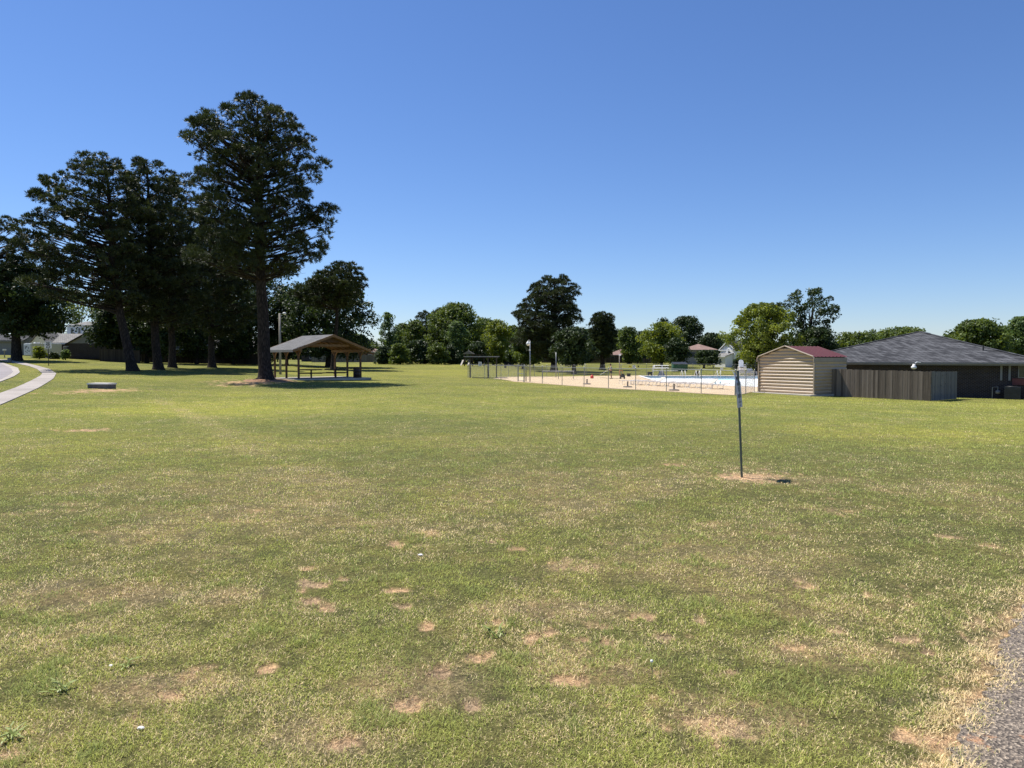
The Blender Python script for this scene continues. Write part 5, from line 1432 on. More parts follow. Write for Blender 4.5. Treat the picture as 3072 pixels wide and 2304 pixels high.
# ------------------------------------------------------------------ shade shelter, rail, deck furniture
b = base(1411, 80); st = thing('shade_shelter', 'small flat roofed shade shelter on slim dark posts beside the pool', 'shade shelter', b, R(4))
hS = 2.36
for i, (x, y, r_) in enumerate(((0, 0, .075), (.0, 2.6, .075), (2.0, -.4, .06), (2.05, 2.2, .06), (2.95, -.3, .05), (3.05, 2.3, .05))):
    mb = MB(); mb.box((x, y, hS / 2 - .05), (r_ * 2, r_ * 2, hS)); part('post', mb, M_DARKTRIM, st)
mb = MB(); mb.box((1.25, 1.1, hS + .03), (4.0, 3.9, .07)); part('roof', mb, M_GALV, st)
mb = MB(); mb.box((1.25, -.78, hS - .05), (3.7, .06, .10)); mb.box((1.25, 2.98, hS - .05), (3.7, .06, .10)); part('beam', mb, M_DARKTRIM, st)
b = base(1674, 80); rl = thing('pipe_rail', 'long low white pipe rail on three legs on the pool deck', 'rail', b + Vector((0, 0, .03)), R(-4))
for x in (-1.72, 0.05, 1.72):
    mb = MB(); mb.tube([(x, 0, 0), (x, 0, .88)], .035, 7); part('leg', mb, M_GALV, rl)
mb = MB(); mb.box((0, 0, .90), (3.6, .32, .05)); part('top_bar', mb, M_WHITE, rl)
def deck_pt(px, py):
    p = ground(px, py); p.z += .03; return p
ub_ = None
for k, (px, py, lab) in enumerate(((1761, 1154, 'heavy round umbrella base on the deck, farthest left of three'), (1883, 1163, 'heavy round umbrella base in front of the left loungers, middle of three'), (2022, 1173, 'heavy round umbrella base in front of the right loungers'))):
    p = deck_pt(px, py)
    if ub_ is None:
        ub_ = thing('umbrella_base', lab, 'umbrella base', p, 0, 'umbrella bases on the pool deck')
        mb = MB(); mb.lathe((0, 0, 0), [(0, 0), (.36, 0), (.36, .05), (.3, .08), (.08, .10), (0, .10)], 20); part('disc', mb, plain('rusty_base', (.14, .115, .10), .7), ub_)
        mb = MB(); mb.tube([(0, 0, .08), (0, 0, .46)], .06, 8); part('stem', mb, plain('rusty_stem', (.20, .17, .15), .7), ub_)
    else:
        c = copy_tree(ub_); c.location = p; c['label'] = lab
# sun loungers: two bowed tube feet, tube frame, sling in two flat planes
r0v, r1v = Vector((9.6, 63.6, 0)), Vector((14.6, 52.6, 0))
rowd = (r1v - r0v).normalized(); lng_ = Vector((-rowd.y, rowd.x, 0))
lng_ = lng_ if lng_.x > 0 else -lng_
def make_lounger(t, raised):
    L = 1.9; w_ = .30; hs_ = .34
    bx = L * .62; bz = hs_ + (.34 if raised else .03)
    for s in (-1, 1):
        mb = MB(); mb.tube([(0, s * w_, hs_), (bx, s * w_, hs_), (L * (.93 if raised else 1), s * w_, bz)], .02, 6); part('side_rail', mb, M_CHAIR, t)
    for x in (.18, 1.30):
        mb = MB(); mb.tube([(x, -w_, hs_), (x - .13, -w_, .16), (x - .10, -w_, .02), (x - .10, w_, .02), (x - .13, w_, .16), (x, w_, hs_)], .02, 6); part('leg', mb, M_CHAIR, t)
    mb = MB(); mb.box((bx / 2, 0, hs_ + .012), (bx - .02, w_ * 2 - .05, .02)); part('seat', mb, M_STRAP, t)
    mb = MB(); a_ = Vector((bx, 0, hs_ + .012)); e_ = Vector((L * (.93 if raised else 1), 0, bz + .012)); mb.beam(a_, e_, w_ * 2 - .05, .02); part('backrest', mb, M_STRAP, t)
protoA = thing('sun_lounger', 'x', 'sun lounger', (0, 0, 0)); make_lounger(protoA, True)
protoB = thing('sun_lounger', 'x', 'sun lounger', (0, 0, 0)); make_lounger(protoB, False)
_words = ['first from the left', 'second from the left', 'third from the left', 'fourth from the left', 'fifth from the left', 'sixth from the left', 'seventh from the left', 'eighth from the left', 'second from the right', 'last on the right']
_ra = [0, 0, 0, 1, 0, 0, 0, 0, 1, 0]
_used = {0: False, 1: False}
for k in range(10):
    p = r0v.lerp(r1v, k / 9) + lng_ * rng.uniform(-.12, .12)
    src = protoA if _ra[k] else protoB
    o = src if not _used[_ra[k]] else copy_tree(src)
    _used[_ra[k]] = True
    o.location = (p.x, p.y, tz(p.x, p.y) + .03); o.rotation_euler = (0, 0, rz_of(lng_) + rng.uniform(-.12, .12))
    o['label'] = ('white framed sling lounger with its back raised, ' if _ra[k] else 'white framed sling lounger lying flat, ') + _words[k] + ' in the poolside row'
    o['group'] = 'sun loungers in a row beside the pool'
# diving stand
b = base(1962, 99); dv_ = thing('diving_stand', 'white railed diving stand with a board at the far left of the pool', 'diving board', b + Vector((0, 0, .03)))
mb = MB(); mb.box((1.6, 0, .68), (3.4, .5, .06)); part('board', mb, M_WHITE, dv_)
for y in (-.35, .35):
    for zz in (1.08, 1.42):
        mb = MB(); mb.tube([(-.1, y, zz - .15), (0.05, y, zz), (2.0, y, zz)], .04, 7); part('guard_rail', mb, M_WHITE, dv_)
    mb = MB(); mb.tube([(-.25, y, 0), (-.1, y, 1.1), (.1, y, 1.42)], .035, 7); part('ladder_rail', mb, M_CHAIR, dv_)
    mb = MB(); mb.tube([(1.1, y, 0), (1.1, y, 1.42)], .03, 7); part('upright', mb, M_CHAIR, dv_)
mb = MB()
for zz in (.2, .42, .62): mb.box((-.22 + zz * .14, 0, zz), (.10, .66, .04))
part('step', mb, M_GALV, dv_)
mb = MB(); mb.add([(.55, -.3, 0), (1.5, -.3, 0), (1.5, .3, 0), (.55, .3, 0), (.8, -.2, .65), (1.25, -.2, .65), (1.25, .2, .65), (.8, .2, .65)], [(3, 2, 1, 0), (4, 5, 6, 7), (0, 1, 5, 4), (1, 2, 6, 5), (2, 3, 7, 6), (3, 0, 4, 7)]); part('pedestal', mb, M_GALV, dv_)
# lifeguard chair
b = base(2226, 99.2); lg = thing('lifeguard_chair', 'tall white lifeguard chair with a rounded back and a step ladder front', 'lifeguard chair', b + Vector((0, 0, .03)))
for x in (-.42, .42):
    for y, y2 in ((-.55, -.3), (.45, .3)):
        mb = MB(); mb.beam((x * 1.15, y, 0), (x, y2, 1.25), .09, .09); part('leg', mb, M_WHITE, lg)
    mb = MB(); mb.box((x, -.02, 1.52), (.10, .7, .05)); part('armrest', mb, M_WHITE, lg)
mb = MB(); mb.box((0, -.02, 1.27), (.98, .72, .07)); part('seat', mb, M_WHITE, lg)
mb = MB(); mb.prism([(-.32, .36, 1.25), (.32, .36, 1.25), (.34, .42, 1.95), (.27, .44, 2.14), (.12, .45, 2.24), (-.12, .45, 2.24), (-.27, .44, 2.14), (-.34, .42, 1.95)], (0, 0, 0), (0, .06, 0)); part('backrest', mb, M_WHITE, lg)
for zz in (.3, .62, .94):
    mb = MB(); mb.box((-.05, -.60 + zz * .18, zz), (.95, .16, .05)); part('step', mb, M_WHITE, lg)
mb = MB(); mb.box((0, .40, .75), (.85, .05, .75)); part('brace_panel', mb, M_WHITE, lg)
for k, (px, lab, rr) in enumerate(((2247, 'white slatted deck chair right of the lifeguard chair', -20), (2260, 'white slatted deck chair nearest the left corner of the shed', 25))):
    b = base(px, 99.8); dc = thing('deck_chair', lab, 'deck chair', b + Vector((0, 0, .03)), R(rr), 'white deck chairs at the far side of the pool')
    mb = MB(); mb.beam((0, -.35, .42), (0, .25, .34), .56, .05); part('seat', mb, M_WHITE, dc)
    mb = MB(); mb.beam((0, .25, .34), (0, .55, 1.0), .54, .05, up=(0, 1, .4)); part('backrest', mb, M_WHITE, dc)
    for x in (-.3, .3):
        mb = MB(); mb.beam((x, -.36, 0), (x, -.34, .58), .08, .06); part('leg', mb, M_WHITE, dc)
        mb = MB(); mb.beam((x, .5, 0), (x, .1, .36), .08, .06); part('leg', mb, M_WHITE, dc)
        mb = MB(); mb.box((x, 0, .60), (.12, .75, .04)); part('armrest', mb, M_WHITE, dc)

# ------------------------------------------------------------------ cleaning gear and the person washing the deck
b = deck_pt(1776, 1136); rj = thing('red_canister', 'round red plastic canister on the pool deck left of the person', 'canister', b)
mb = MB(); mb.lathe((0, 0, 0), [(0, 0), (.15, 0), (.20, .06), (.21, .2), (.17, .32), (.08, .37), (.05, .38), (.05, .43), (0, .44)], 16); part('body', mb, M_RED, rj, True)
mb = MB(); mb.tube([(-.14, 0, .32), (-.10, 0, .42), (.06, 0, .46), (.13, 0, .33)], .02, 6); part('handle', mb, M_RED, rj)
b = deck_pt(1867, 1137.5); pw = thing('pressure_washer', 'black pressure washer with an orange handle on two wheels', 'pressure washer', b, R(20))
for x in (-.26, .26):
    mb = MB(); mb.tube([(x - .04, 0, .15), (x + .04, 0, .15)], .15, 14); wh = part('wheel', mb, M_BLACK, pw)
    mb = MB(); mb.tube([(x - .045, 0, .15), (x + .045, 0, .15)], .06, 10); part('hub', mb, M_GALV, wh)
mb = MB(); mb.box((0, -.06, .34), (.40, .46, .30)); mb.box((0, -.10, .55), (.26, .28, .14)); part('engine', mb, M_BLACK, pw)
mb = MB(); mb.tube([(-.2, .15, .2), (-.2, .30, .9), (-.16, .33, 1.0), (.16, .33, 1.0), (.2, .30, .9), (.2, .15, .2)], .03, 7); part('handle', mb, plain('orange_paint', (.62, .20, .03), .45), pw)
b = deck_pt(1886, 1130); bxx = thing('plastic_crate', 'black lidded crate on the deck right of the pressure washer', 'crate', b + Vector((0, 0, .0)))
mb = MB(); mb.box((0, 0, .18), (.46, .36, .36)); part('body', mb, M_BLACK, bxx)
mb = MB(); mb.box((0, 0, .385), (.50, .40, .05)); part('lid', mb, M_DARKTRIM, bxx)
b = base(1950, 99.4); ct = thing('wheeled_cart', 'dark wheeled cart left of the diving stand', 'cart', b + Vector((0, 0, .03)))
mb = MB(); mb.box((0, 0, .35), (.62, .42, .32)); part('tub', mb, M_BLACK, ct)
for x in (-.24, .24):
    mb = MB(); mb.tube([(x, -.22, .1), (x, .22, .1)], .10, 10); part('wheel', mb, M_DARKTRIM, ct)
mb = MB(); mb.tube([(.28, -.18, .45), (.42, -.18, .72), (.42, .18, .72), (.28, .18, .45)], .02, 6); part('handle', mb, M_GALV, ct)
b = base(2108, 92.5) ; b = Vector((pool_poly[3][0] + 8.2, 99.0, tz(25.8, 99) + .03)); db = thing('waste_bin', 'dark waste bin with a bag standing at the far pool edge', 'bin', b)
mb = MB(); mb.lathe((0, 0, 0), [(0, 0), (.24, 0), (.29, .55), (.31, .58), (.29, .62), (.2, .64), (.05, .62)], 14); part('drum', mb, M_BLACK, db, True)
mb = MB(); mb.lathe((0, 0, .56), [(.305, .0), (.33, -.08), (.30, .08), (.24, .10)], 14); part('bag', mb, M_DARKTRIM, db, True)
hb = deck_pt(1800, 1135); he = deck_pt(1867, 1137)
mb = MB(); mb.tube([Vector((0, 0, .02))] + [(he - hb) * f_ + Vector((math.sin(f_ * 9) * .2, math.sin(f_ * 14) * .5, .02)) for f_ in np.linspace(.08, .95, 18)] + [he - hb + Vector((0, 0, .2))], .02, 6)
single('hose', mb, M_DARKTRIM, 'dark hose snaking over the deck to the pressure washer', 'hose', hb)

M_SKIN = plain('skin', (.40, .24, .17), .6, var=.08)
M_SHIRT = plain('olive_shirt', (.22, .23, .17), .85, var=.15)
M_SHORTS = plain('navy_shorts', (.03, .034, .045), .85, var=.15)
def skinned(name, V, E, Rr, mat, parent, root=0, levels=1):
    me = bpy.data.meshes.new(name); me.from_pydata([tuple(v) for v in V], E, [])
    o = bpy.data.objects.new(name, me); COL.objects.link(o)
    sm = o.modifiers.new('s', 'SKIN'); sb = o.modifiers.new('d', 'SUBSURF'); sb.levels = levels; sb.render_levels = levels
    for i, r_ in enumerate(Rr):
        sv = me.skin_vertices[0].data[i]; rr = r_ if isinstance(r_, tuple) else (r_, r_)
        sv.radius = rr; sv.use_root = (i == root)
    bpy.context.view_layer.update()
    m2 = bpy.data.meshes.new_from_object(o.evaluated_get(bpy.context.evaluated_depsgraph_get()))
    bpy.data.objects.remove(o); bpy.data.meshes.remove(me)
    m2.materials.clear()
    return link(name, m2, mat, parent, True)
pb = deck_pt(1833, 1137); per = thing('person', 'person in an olive shirt and dark shorts hosing the pool deck with a long wand', 'person', pb, R(8))
# facing left (-x); joints in metres
V = [(0, 0, .98), (0, 0, 1.12), (-.01, 0, 1.30), (-.03, 0, 1.44), (-.05, 0, 1.52), (-.07, 0, 1.60), (-.075, 0, 1.70),
     (0, -.10, .92), (-.04, -.12, .52), (.0, -.12, .09), (-.13, -.13, .035),
     (0, .10, .92), (.06, .11, .52), (.12, .11, .09), (0.0, .12, .035),
     (-.03, -.20, 1.41), (-.08, -.25, 1.14), (-.30, -.17, 1.05), (-.37, -.13, 1.05),
     (-.03, .20, 1.41), (-.06, .26, 1.13), (-.26, .12, 1.0), (-.33, .06, 1.0)]
E = [(0, 1), (1, 2), (2, 3), (3, 4), (4, 5), (5, 6), (0, 7), (7, 8), (8, 9), (9, 10), (0, 11), (11, 12), (12, 13), (13, 14), (3, 15), (15, 16), (16, 17), (17, 18), (3, 19), (19, 20), (20, 21), (21, 22)]
Rr = [(.13, .155), (.12, .14), (.125, .165), (.08, .12), .055, .088, .085, .085, .06, .042, .04, .085, .06, .042, .04, .062, .045, .034, .03, .062, .045, .034, .03]
skinned('body', V, E, Rr, M_SKIN, per)
skinned('shirt', [(0, 0, 1.0), (0, 0, 1.12), (-.01, 0, 1.30), (-.03, 0, 1.43), (-.03, -.20, 1.42), (-.075, -.25, 1.2), (-.03, .20, 1.42), (-.057, .255, 1.2)], [(0, 1), (1, 2), (2, 3), (3, 4), (4, 5), (3, 6), (6, 7)], [(.16, .185), (.145, .165), (.148, .188), (.10, .14), .085, .07, .085, .07], M_SHIRT, per)
skinned('shorts', [(0, 0, 1.0), (0, -.10, .90), (-.03, -.12, .60), (0, .10, .90), (.05, .11, .60)], [(0, 1), (1, 2), (0, 3), (3, 4)], [(.152, .178), .108, .095, .108, .095], M_SHORTS, per)
mb = MB(); mb.lathe((-.068, 0, 1.70), [(.085, -.03), (.102, .0), (.10, .06), (.07, .105), (0, .118)], 12); part('hair', mb, plain('dark_hair', (.03, .022, .018), .8), per, True)
mb = MB(); mb.prism([(-.155, -.02, 1.63), (-.155, .02, 1.63), (-.15, .012, 1.675), (-.15, -.012, 1.675)], (0, 0, 0), (-.03, 0, -.01)); part('nose', mb, M_SKIN, per)
for s_, (hx, hy, hz) in (('l', (-.38, -.13, 1.05)), ('r', (-.34, .06, 1.0))):
    for k in range(4):
        mb = MB(); mb.tube([(hx + .01, hy, hz - .028 + k * .019), (hx - .05 - .006 * (k % 3), hy + .012, hz - .03 + k * .019), (hx - .06, hy - .02, hz - .03 + k * .018)], [.009, .0085, .007], 6); part('finger', mb, M_SKIN, per)
    mb = MB(); mb.tube([(hx + .03, hy - .02, hz + .02), (hx - .02, hy - .035, hz + .045)], [.011, .009], 6); part('thumb', mb, M_SKIN, per)
for s_, x0, y0 in (('l', -.05, -.125), ('r', .08, .115)):
    mb = MB(); mb.box((x0, y0, .035), (.27, .10, .07)); part('shoe', mb, M_DARKTRIM, per)
wd_ = MB(); wd_.tube([(-.30, .03, 1.0), (-.41, -.10, 1.06), (-1.45, -.35, .45)], [.022, .018, .015], 7)
wnd = single('spray_wand', wd_, M_WHITE, 'long pale spray wand in the hands of the person on the deck', 'spray wand', pb, R(8))
# ------------------------------------------------------------------ houses, fences and other things beyond the park
def house(name, label, px, d, w, dep, wall_h, rise, rz=0.0, style='gable', wall=None, roof=None, wins=(), door=None, chim=None, ov=.45, z=None, gmat=None, trim=None, cat='house'):
    """local x along the front, y away; 'gable' ridge runs along x, 'front' shows its gable to the front, 'hip' slopes on all sides"""
    b = base(px, d)
    if z is not None: b.z = z
    t = thing(name, label, cat, b, rz)
    wall = wall or M_BRICK; roof = roof or M_SHINGLE; trim = trim or M_WHITE
    hw = w / 2
    mb = MB(); mb.box((0, dep / 2, wall_h / 2 - .6), (w, dep, wall_h + 1.2))
    part('wall', mb, wall, t)
    e = wall_h - .06; x0, x1, y0, y1 = -hw - ov, hw + ov, -ov, dep + ov; top = wall_h + rise
    th = Vector((0, 0, .14))
    def slab(ps, nm='roof'):
        mb = MB(); mb.prism([Vector(p) for p in ps], (0, 0, 0), th); part(nm, mb, roof, t)
    if style == 'gable':
        ym = dep / 2
        slab([(x0, y0, e), (x1, y0, e), (x1, ym, top), (x0, ym, top)]); slab([(x1, y1, e), (x0, y1, e), (x0, ym, top), (x1, ym, top)])
        for x in (-hw, hw):
            mb = MB(); mb.prism([(0, 0, wall_h), (0, dep, wall_h), (0, ym, top - .08)], (x - .04, 0, 0), (x + .04, 0, 0)); part('gable', mb, gmat or wall, t)
    elif style == 'front':
        slab([(x0, y1, e), (x0, y0, e), (0, y0, top), (0, y1, top)]); slab([(x1, y0, e), (x1, y1, e), (0, y1, top), (0, y0, top)])
        for y in (0, dep):
            mb = MB(); mb.prism([(-hw, 0, wall_h), (hw, 0, wall_h), (0, 0, top - .08)], (0, y - .04, 0), (0, y + .04, 0)); part('gable', mb, gmat or wall, t)
        for s in (-1, 1):
            mb = MB(); mb.beam((s * (hw + ov), y0 - .03, e), (0, y0 - .03, top), .04, .2); part('fascia', mb, trim, t)
    else:
        sb = min(hw, dep / 2) + ov
        A, B_, C_, D_ = (x0, y0, e), (x1, y0, e), (x1, y1, e), (x0, y1, e)
        if w >= dep: K1, K2 = (x0 + sb, dep / 2, top), (x1 - sb, dep / 2, top)
        else: K1, K2 = (0, y0 + sb, top), (0, y1 - sb, top)
        mb = MB()
        if w >= dep: mb.add([A, B_, C_, D_, K1, K2], [(0, 1, 5, 4), (1, 2, 5), (2, 3, 4, 5), (3, 0, 4), (3, 2, 1, 0)])
        else: mb.add([A, B_, C_, D_, K1, K2], [(0, 1, 4), (1, 2, 5, 4), (2, 3, 5), (3, 0, 4, 5), (3, 2, 1, 0)])
        part('roof', mb, roof, t)
    mb = MB(); mb.box((0, y0 - .02, e - .02), (w + 2 * ov, .05, .18)); part('gutter', mb, trim, t)
    for (x, zc, ww, hh) in wins:
        mb = MB(); mb.box((x, -.03, zc), (ww, .08, hh)); f = part('window', mb, trim, t)
        mb = MB(); mb.box((x, -.08, zc), (ww - .16, .03, hh - .16)); part('pane', mb, M_GLASSDARK, f)
    if door:
        x, ww, hh, dm = door
        mb = MB(); mb.box((x, -.03, hh / 2), (ww, .08, hh)); part('door', mb, dm, t)
    if chim:
        x, y, cw, ch = chim
        mb = MB(); mb.box((x, y, top + ch / 2 - .9), (cw, cw, ch + 1.2)); part('chimney', mb, trim, t)
    return t

hL = house('ranch_house', 'low dark ranch house with a cream gabled porch behind the speed limit sign', 225, 112, 12.4, 8, 2.45, 1.5, R(0), 'gable', M_BRICK, M_SHINGLE_PALE, [(-1.2, 1.45, 1.0, 1.1), (.8, 1.45, 1.0, 1.1)], (-4.4, .95, 2.05, M_RED if False else plain('maroon_door', (.10, .02, .02), .5)))
# porch
mb = MB(); mb.prism([(-5.9, -1.6, 2.35), (-3.3, -1.6, 2.35), (-4.6, -1.6, 3.9)], (0, 0, 0), (0, .1, 0)); part('porch_gable', mb, M_CREAM, hL)
for s in (-1, 1):
    mb = MB(); mb.prism([(-4.6 + s * 1.5, -1.8, 2.25), (-4.6, -1.8, 4.05), (-4.6, 3, 4.05), (-4.6 + s * 1.5, 3, 2.25)], (0, 0, 0), (0, 0, .1)); part('porch_roof', mb, M_SHINGLE_PALE, hL)
for x in (-5.75, -4.6, -3.45):
    mb = MB(); mb.box((x, -1.55, 1.15), (.14, .14, 2.4)); part('porch_post', mb, M_CREAM, hL)
mb = MB(); mb.prism([(.2, -2.0, 2.4), (6.4, -2.0, 2.4), (3.4, -2.0, 3.95)], (0, 0, 0), (0, .1, 0)); part('garage_gable', mb, M_GREYPAINT, hL)
for s in (-1, 1):
    mb = MB(); mb.prism([(3.4 + s * 3.5, -2.3, 2.2), (3.4, -2.3, 4.1), (3.4, 4, 4.1), (3.4 + s * 3.5, 4, 2.2)], (0, 0, 0), (0, 0, .1)); part('garage_roof', mb, M_SHINGLE, hL)
mb = MB(); mb.box((3.3, -1.0, 1.2), (6.0, 2.0, 2.4)); part('garage', mb, M_BRICK, hL)
house('brown_house', 'brown walled house with a shadowed grey roof behind the white trailer', 95, 138, 11, 8, 2.9, 1.7, R(-10), 'hip', M_BRICK_TAN, M_SHINGLE_PALE, [(-2, 1.6, 1.2, 1.1), (2, 1.6, 1.2, 1.1)], trim=M_TRIM)
house('white_upper_house', 'white two storey house with two narrow windows showing above the ranch house roof', 232, 150, 5.2, 7, 6.6, .9, R(-18), 'hip', plain('bright_siding', (.72, .74, .80), .6, var=.05), M_SHINGLE_PALE, [(-1.2, 5.3, .7, 1.5), (.9, 5.3, .7, 1.5)], ov=.3)
house('grey_building', 'plain grey low building in shade at the far left edge', -40, 128, 12, 7, 2.5, 1.2, R(8), 'gable', M_GREYPAINT, M_SHINGLE, [(1.0, 1.4, 1.1, 1.0)], trim=M_TRIM)
house('shaded_house', 'dark house with a pale streaked roof behind the middle pine trunks', 555, 124, 11, 8, 2.4, 1.6, R(6), 'gable', M_BRICK, M_SHINGLE_PALE, [(-3.5, 1.3, 1.1, 1.1), (2.5, 1.3, 1.1, 1.1)])
house('pale_roof_house', 'low house with a pale roof glimpsed left of the tallest pine trunk', 690, 142, 9, 7, 2.6, 1.7, R(0), 'gable', M_BRICK, M_SHINGLE_PALE, [(0, 1.4, 1.2, 1.0)])
house('white_gable_house', 'house with a white gable seen through the picnic shelter', 955, 190, 9, 9, 2.6, 1.9, R(0), 'front', M_BRICK, M_SHINGLE_PALE, [(-1.8, 1.4, 1.0, 1.3), (1.6, 1.4, 1.0, 1.3)], gmat=M_WHITE)
house('red_brick_house', 'red brick house with a pinkish roof right of the shelter roof', 1088, 188, 9, 8, 2.7, 1.5, R(0), 'hip', M_BRICK_RED, M_SHINGLE_BROWN, [(-2, 1.4, 1.2, 1.1), (2, 1.4, 1.2, 1.1)])
house('white_roof_house', 'low house with a bright pale roof behind the shade shelter', 1455, 196, 8.5, 8, 2.4, 1.3, R(0), 'gable', M_GREYPAINT, plain('white_roofing', (.66, .66, .66), .6, var=.06), [(-2, 1.3, 1.2, 1.0), (2, 1.3, 1.2, 1.0)])
house('tan_house', 'tan sided house behind the arched dark shed', 1520, 178, 9, 8, 2.5, 1.5, R(0), 'gable', M_BRICK_TAN, M_SHINGLE_PALE, [(-3, 1.4, 1.1, 1.0), (3, 1.4, 1.1, 1.0)])
house('brown_roof_house', 'low brown roofed house behind the lawn right of the round headed pine', 1855, 186, 6.5, 8, 2.0, 1.5, R(-20), 'hip', M_BRICK, M_SHINGLE_BROWN, [(-1.5, 1.2, 1.0, .9), (1.5, 1.2, 1.0, .9)], trim=M_TRIM)
house('pale_roof_shed', 'pale sloping roof of a shed right of the low brown roofed house', 1898, 192, 4.2, 5, 1.6, 1.1, R(-30), 'gable', M_GREYPAINT, plain('pale_roofing', (.6, .6, .6), .6, var=.06), [(0, 1.0, .8, .7)], cat='shed')
house('hip_roof_house', 'house with a brown hip roof above dark trees left of the bright tree', 2100, 172, 8, 8, 3.6, 1.5, R(-8), 'hip', M_GREYPAINT, M_SHINGLE_BROWN, [(-1.8, 2.4, 1.3, 1.2), (1.8, 2.4, 1.3, 1.2)], trim=M_TRIM)
house('white_house', 'bright white gabled house with a small chimney left of the metal shed', 2182, 152, 4.2, 6, 3.7, 1.7, R(-62), 'front', plain('bright_white', (.80, .80, .76), .55, var=.04), M_SHINGLE, [(.6, 3.0, .6, .8), (-.5, 1.3, .7, 1.0)], ov=.25, gmat=M_WHITE)
hw_ = house('white_annex', 'low white annex with a chimney on the left of the white gabled house', 2160, 151, 3.0, 5, 2.3, .7, R(-62), 'gable', M_WHITE, M_SHINGLE_PALE, [(.1, 1.3, .6, 1.0)], chim=(.2, 2.0, .4, 1.2), ov=.3, cat='annex')

# arched shed, play set, dumpster, trailer, truck-like shapes
b = base(1526, 150); ar = thing('arched_shed', 'dark round topped garden shed below the yellow green tree', 'shed', b)
prof_ = [(-.95, 0, 0), (.95, 0, 0), (.95, 0, 1.35), (.8, 0, 1.8), (.45, 0, 2.12), (0, 0, 2.22), (-.45, 0, 2.12), (-.8, 0, 1.8), (-.95, 0, 1.35)]
mb = MB(); mb.prism(prof_, (0, 0, 0), (0, 3.2, 0)); part('shell', mb, plain('dark_vinyl', (.035, .045, .045), .6), ar)
mb = MB(); mb.prism([(p[0] * .72, 0, p[2] * .86) for p in prof_], (0, -.03, 0), (0, -.005, 0)); part('door', mb, M_BLACK, ar)
mb = MB(); mb.tube([Vector(p) * 1.03 + Vector((0, -.02, 0)) for p in prof_[1:]] + [Vector((-.98, -.02, 0))], .05, 6); part('trim', mb, M_TRIM, ar)
b = base(1405, 138); ps = thing('play_set', 'dark timber play tower with two pale slides at the far lawn edge', 'play set', b)
for x in (-.8, .8):
    for y in (0, 1.5):
        mb = MB(); mb.box((x, y, 1.2), (.12, .12, 2.4)); part('post', mb, M_TABLE, ps)
mb = MB(); mb.box((0, .75, 1.15), (1.75, 1.65, .08)); part('platform', mb, M_TABLE, ps)
mb = MB(); mb.prism([(-1.15, -.2, 2.35), (1.15, -.2, 2.35), (0, -.2, 3.05)], (0, 0, 0), (0, 1.9, 0)); part('roof', mb, M_SHINGLE_PALE, ps)
for x in (-1.0, .35):
    mb = MB(); mb.beam((x, -.05, 1.2), (x - .35, -1.5, .15), .30, .06); part('slide', mb, M_SLAB, ps)
mb = MB(); mb.beam((.8, .75, 2.2), (3.0, .75, 2.2), .12, .12); mb.beam((3.0, .0, 0), (3.0, .75, 2.2), .1, .1); mb.beam((3.0, 1.5, 0), (3.0, .75, 2.2), .1, .1); part('swing_beam', mb, M_TABLE, ps)
for x in (1.5, 2.3):
    mb = MB(); mb.tube([(x - .2, .75, 2.15), (x - .2, .75, .5), (x + .2, .75, .5), (x + .2, .75, 2.15)], .018, 5); part('swing', mb, M_BLACK, ps)
b = base(2041, 118); du = thing('dumpster', 'green metal dumpster behind the back fence of the pool', 'dumpster', b)
mb = MB(); mb.add([(-1.15, 0, .1), (1.15, 0, .1), (1.15, 1.4, .1), (-1.15, 1.4, .1), (-1.2, -.25, 1.25), (1.2, -.25, 1.25), (1.2, 1.4, 1.55), (-1.2, 1.4, 1.55)], [(3, 2, 1, 0), (4, 5, 6, 7), (0, 1, 5, 4), (1, 2, 6, 5), (2, 3, 7, 6), (3, 0, 4, 7)]); part('bin', mb, M_GREEN, du)
mb = MB(); mb.add([(-1.22, -.32, 1.28), (1.22, -.32, 1.28), (1.22, 1.42, 1.60), (-1.22, 1.42, 1.60), (-1.22, -.32, 1.33), (1.22, -.32, 1.33), (1.22, 1.42, 1.65), (-1.22, 1.42, 1.65)], [(3, 2, 1, 0), (4, 5, 6, 7), (0, 1, 5, 4), (1, 2, 6, 5), (2, 3, 7, 6), (3, 0, 4, 7)]); part('lid', mb, M_BLACK, du)
mb = MB(); mb.box((-1.22, .4, .8), (.1, 1.0, .16)); mb.box((1.22, .4, .8), (.1, 1.0, .16)); part('fork_pocket', mb, M_GREEN, du)
b = base(84, 106); tr_ = thing('box_trailer', 'white box trailer with dark blotches on its rear, parked behind the big shade tree', 'trailer', b, R(-28))
mb = MB(); mb.box((0, 2.2, 1.28), (2.0, 4.4, 1.75)); part('body', mb, M_WHITE, tr_)
mb = MB(); mb.box((0, -.02, 1.25), (1.8, .05, 1.6)); dr_ = part('rear_door', mb, plain('door_white', (.6, .6, .6), .5), tr_)
mb = MB(); g_ = np.random.default_rng(9)
for k, (x, z, w_, h_) in enumerate(((-.5, 1.55, .28, .5), (-.08, 1.65, .34, .34), (.35, 1.5, .22, .42), (.5, 1.0, .3, .3), (-.35, 1.0, .26, .24), (.08, 1.12, .2, .3), (-.05, .8, .4, .12))):
    mb.prism([(x + w_ / 2 * math.cos(a) * g_.uniform(.6, 1.1), 0, z + h_ / 2 * math.sin(a) * g_.uniform(.6, 1.1)) for a in np.linspace(0, 6.283, 9)[:-1]], (0, -.052, 0), (0, -.046, 0))
part('decal', mb, M_INK, dr_)
mb = MB(); mb.box((0, 2.2, 2.18), (1.7, 4.2, .06)); mb.box((.2, 1.2, 2.28), (.5, .6, .16)); part('roof_hatch', mb, M_WHITE, tr_)
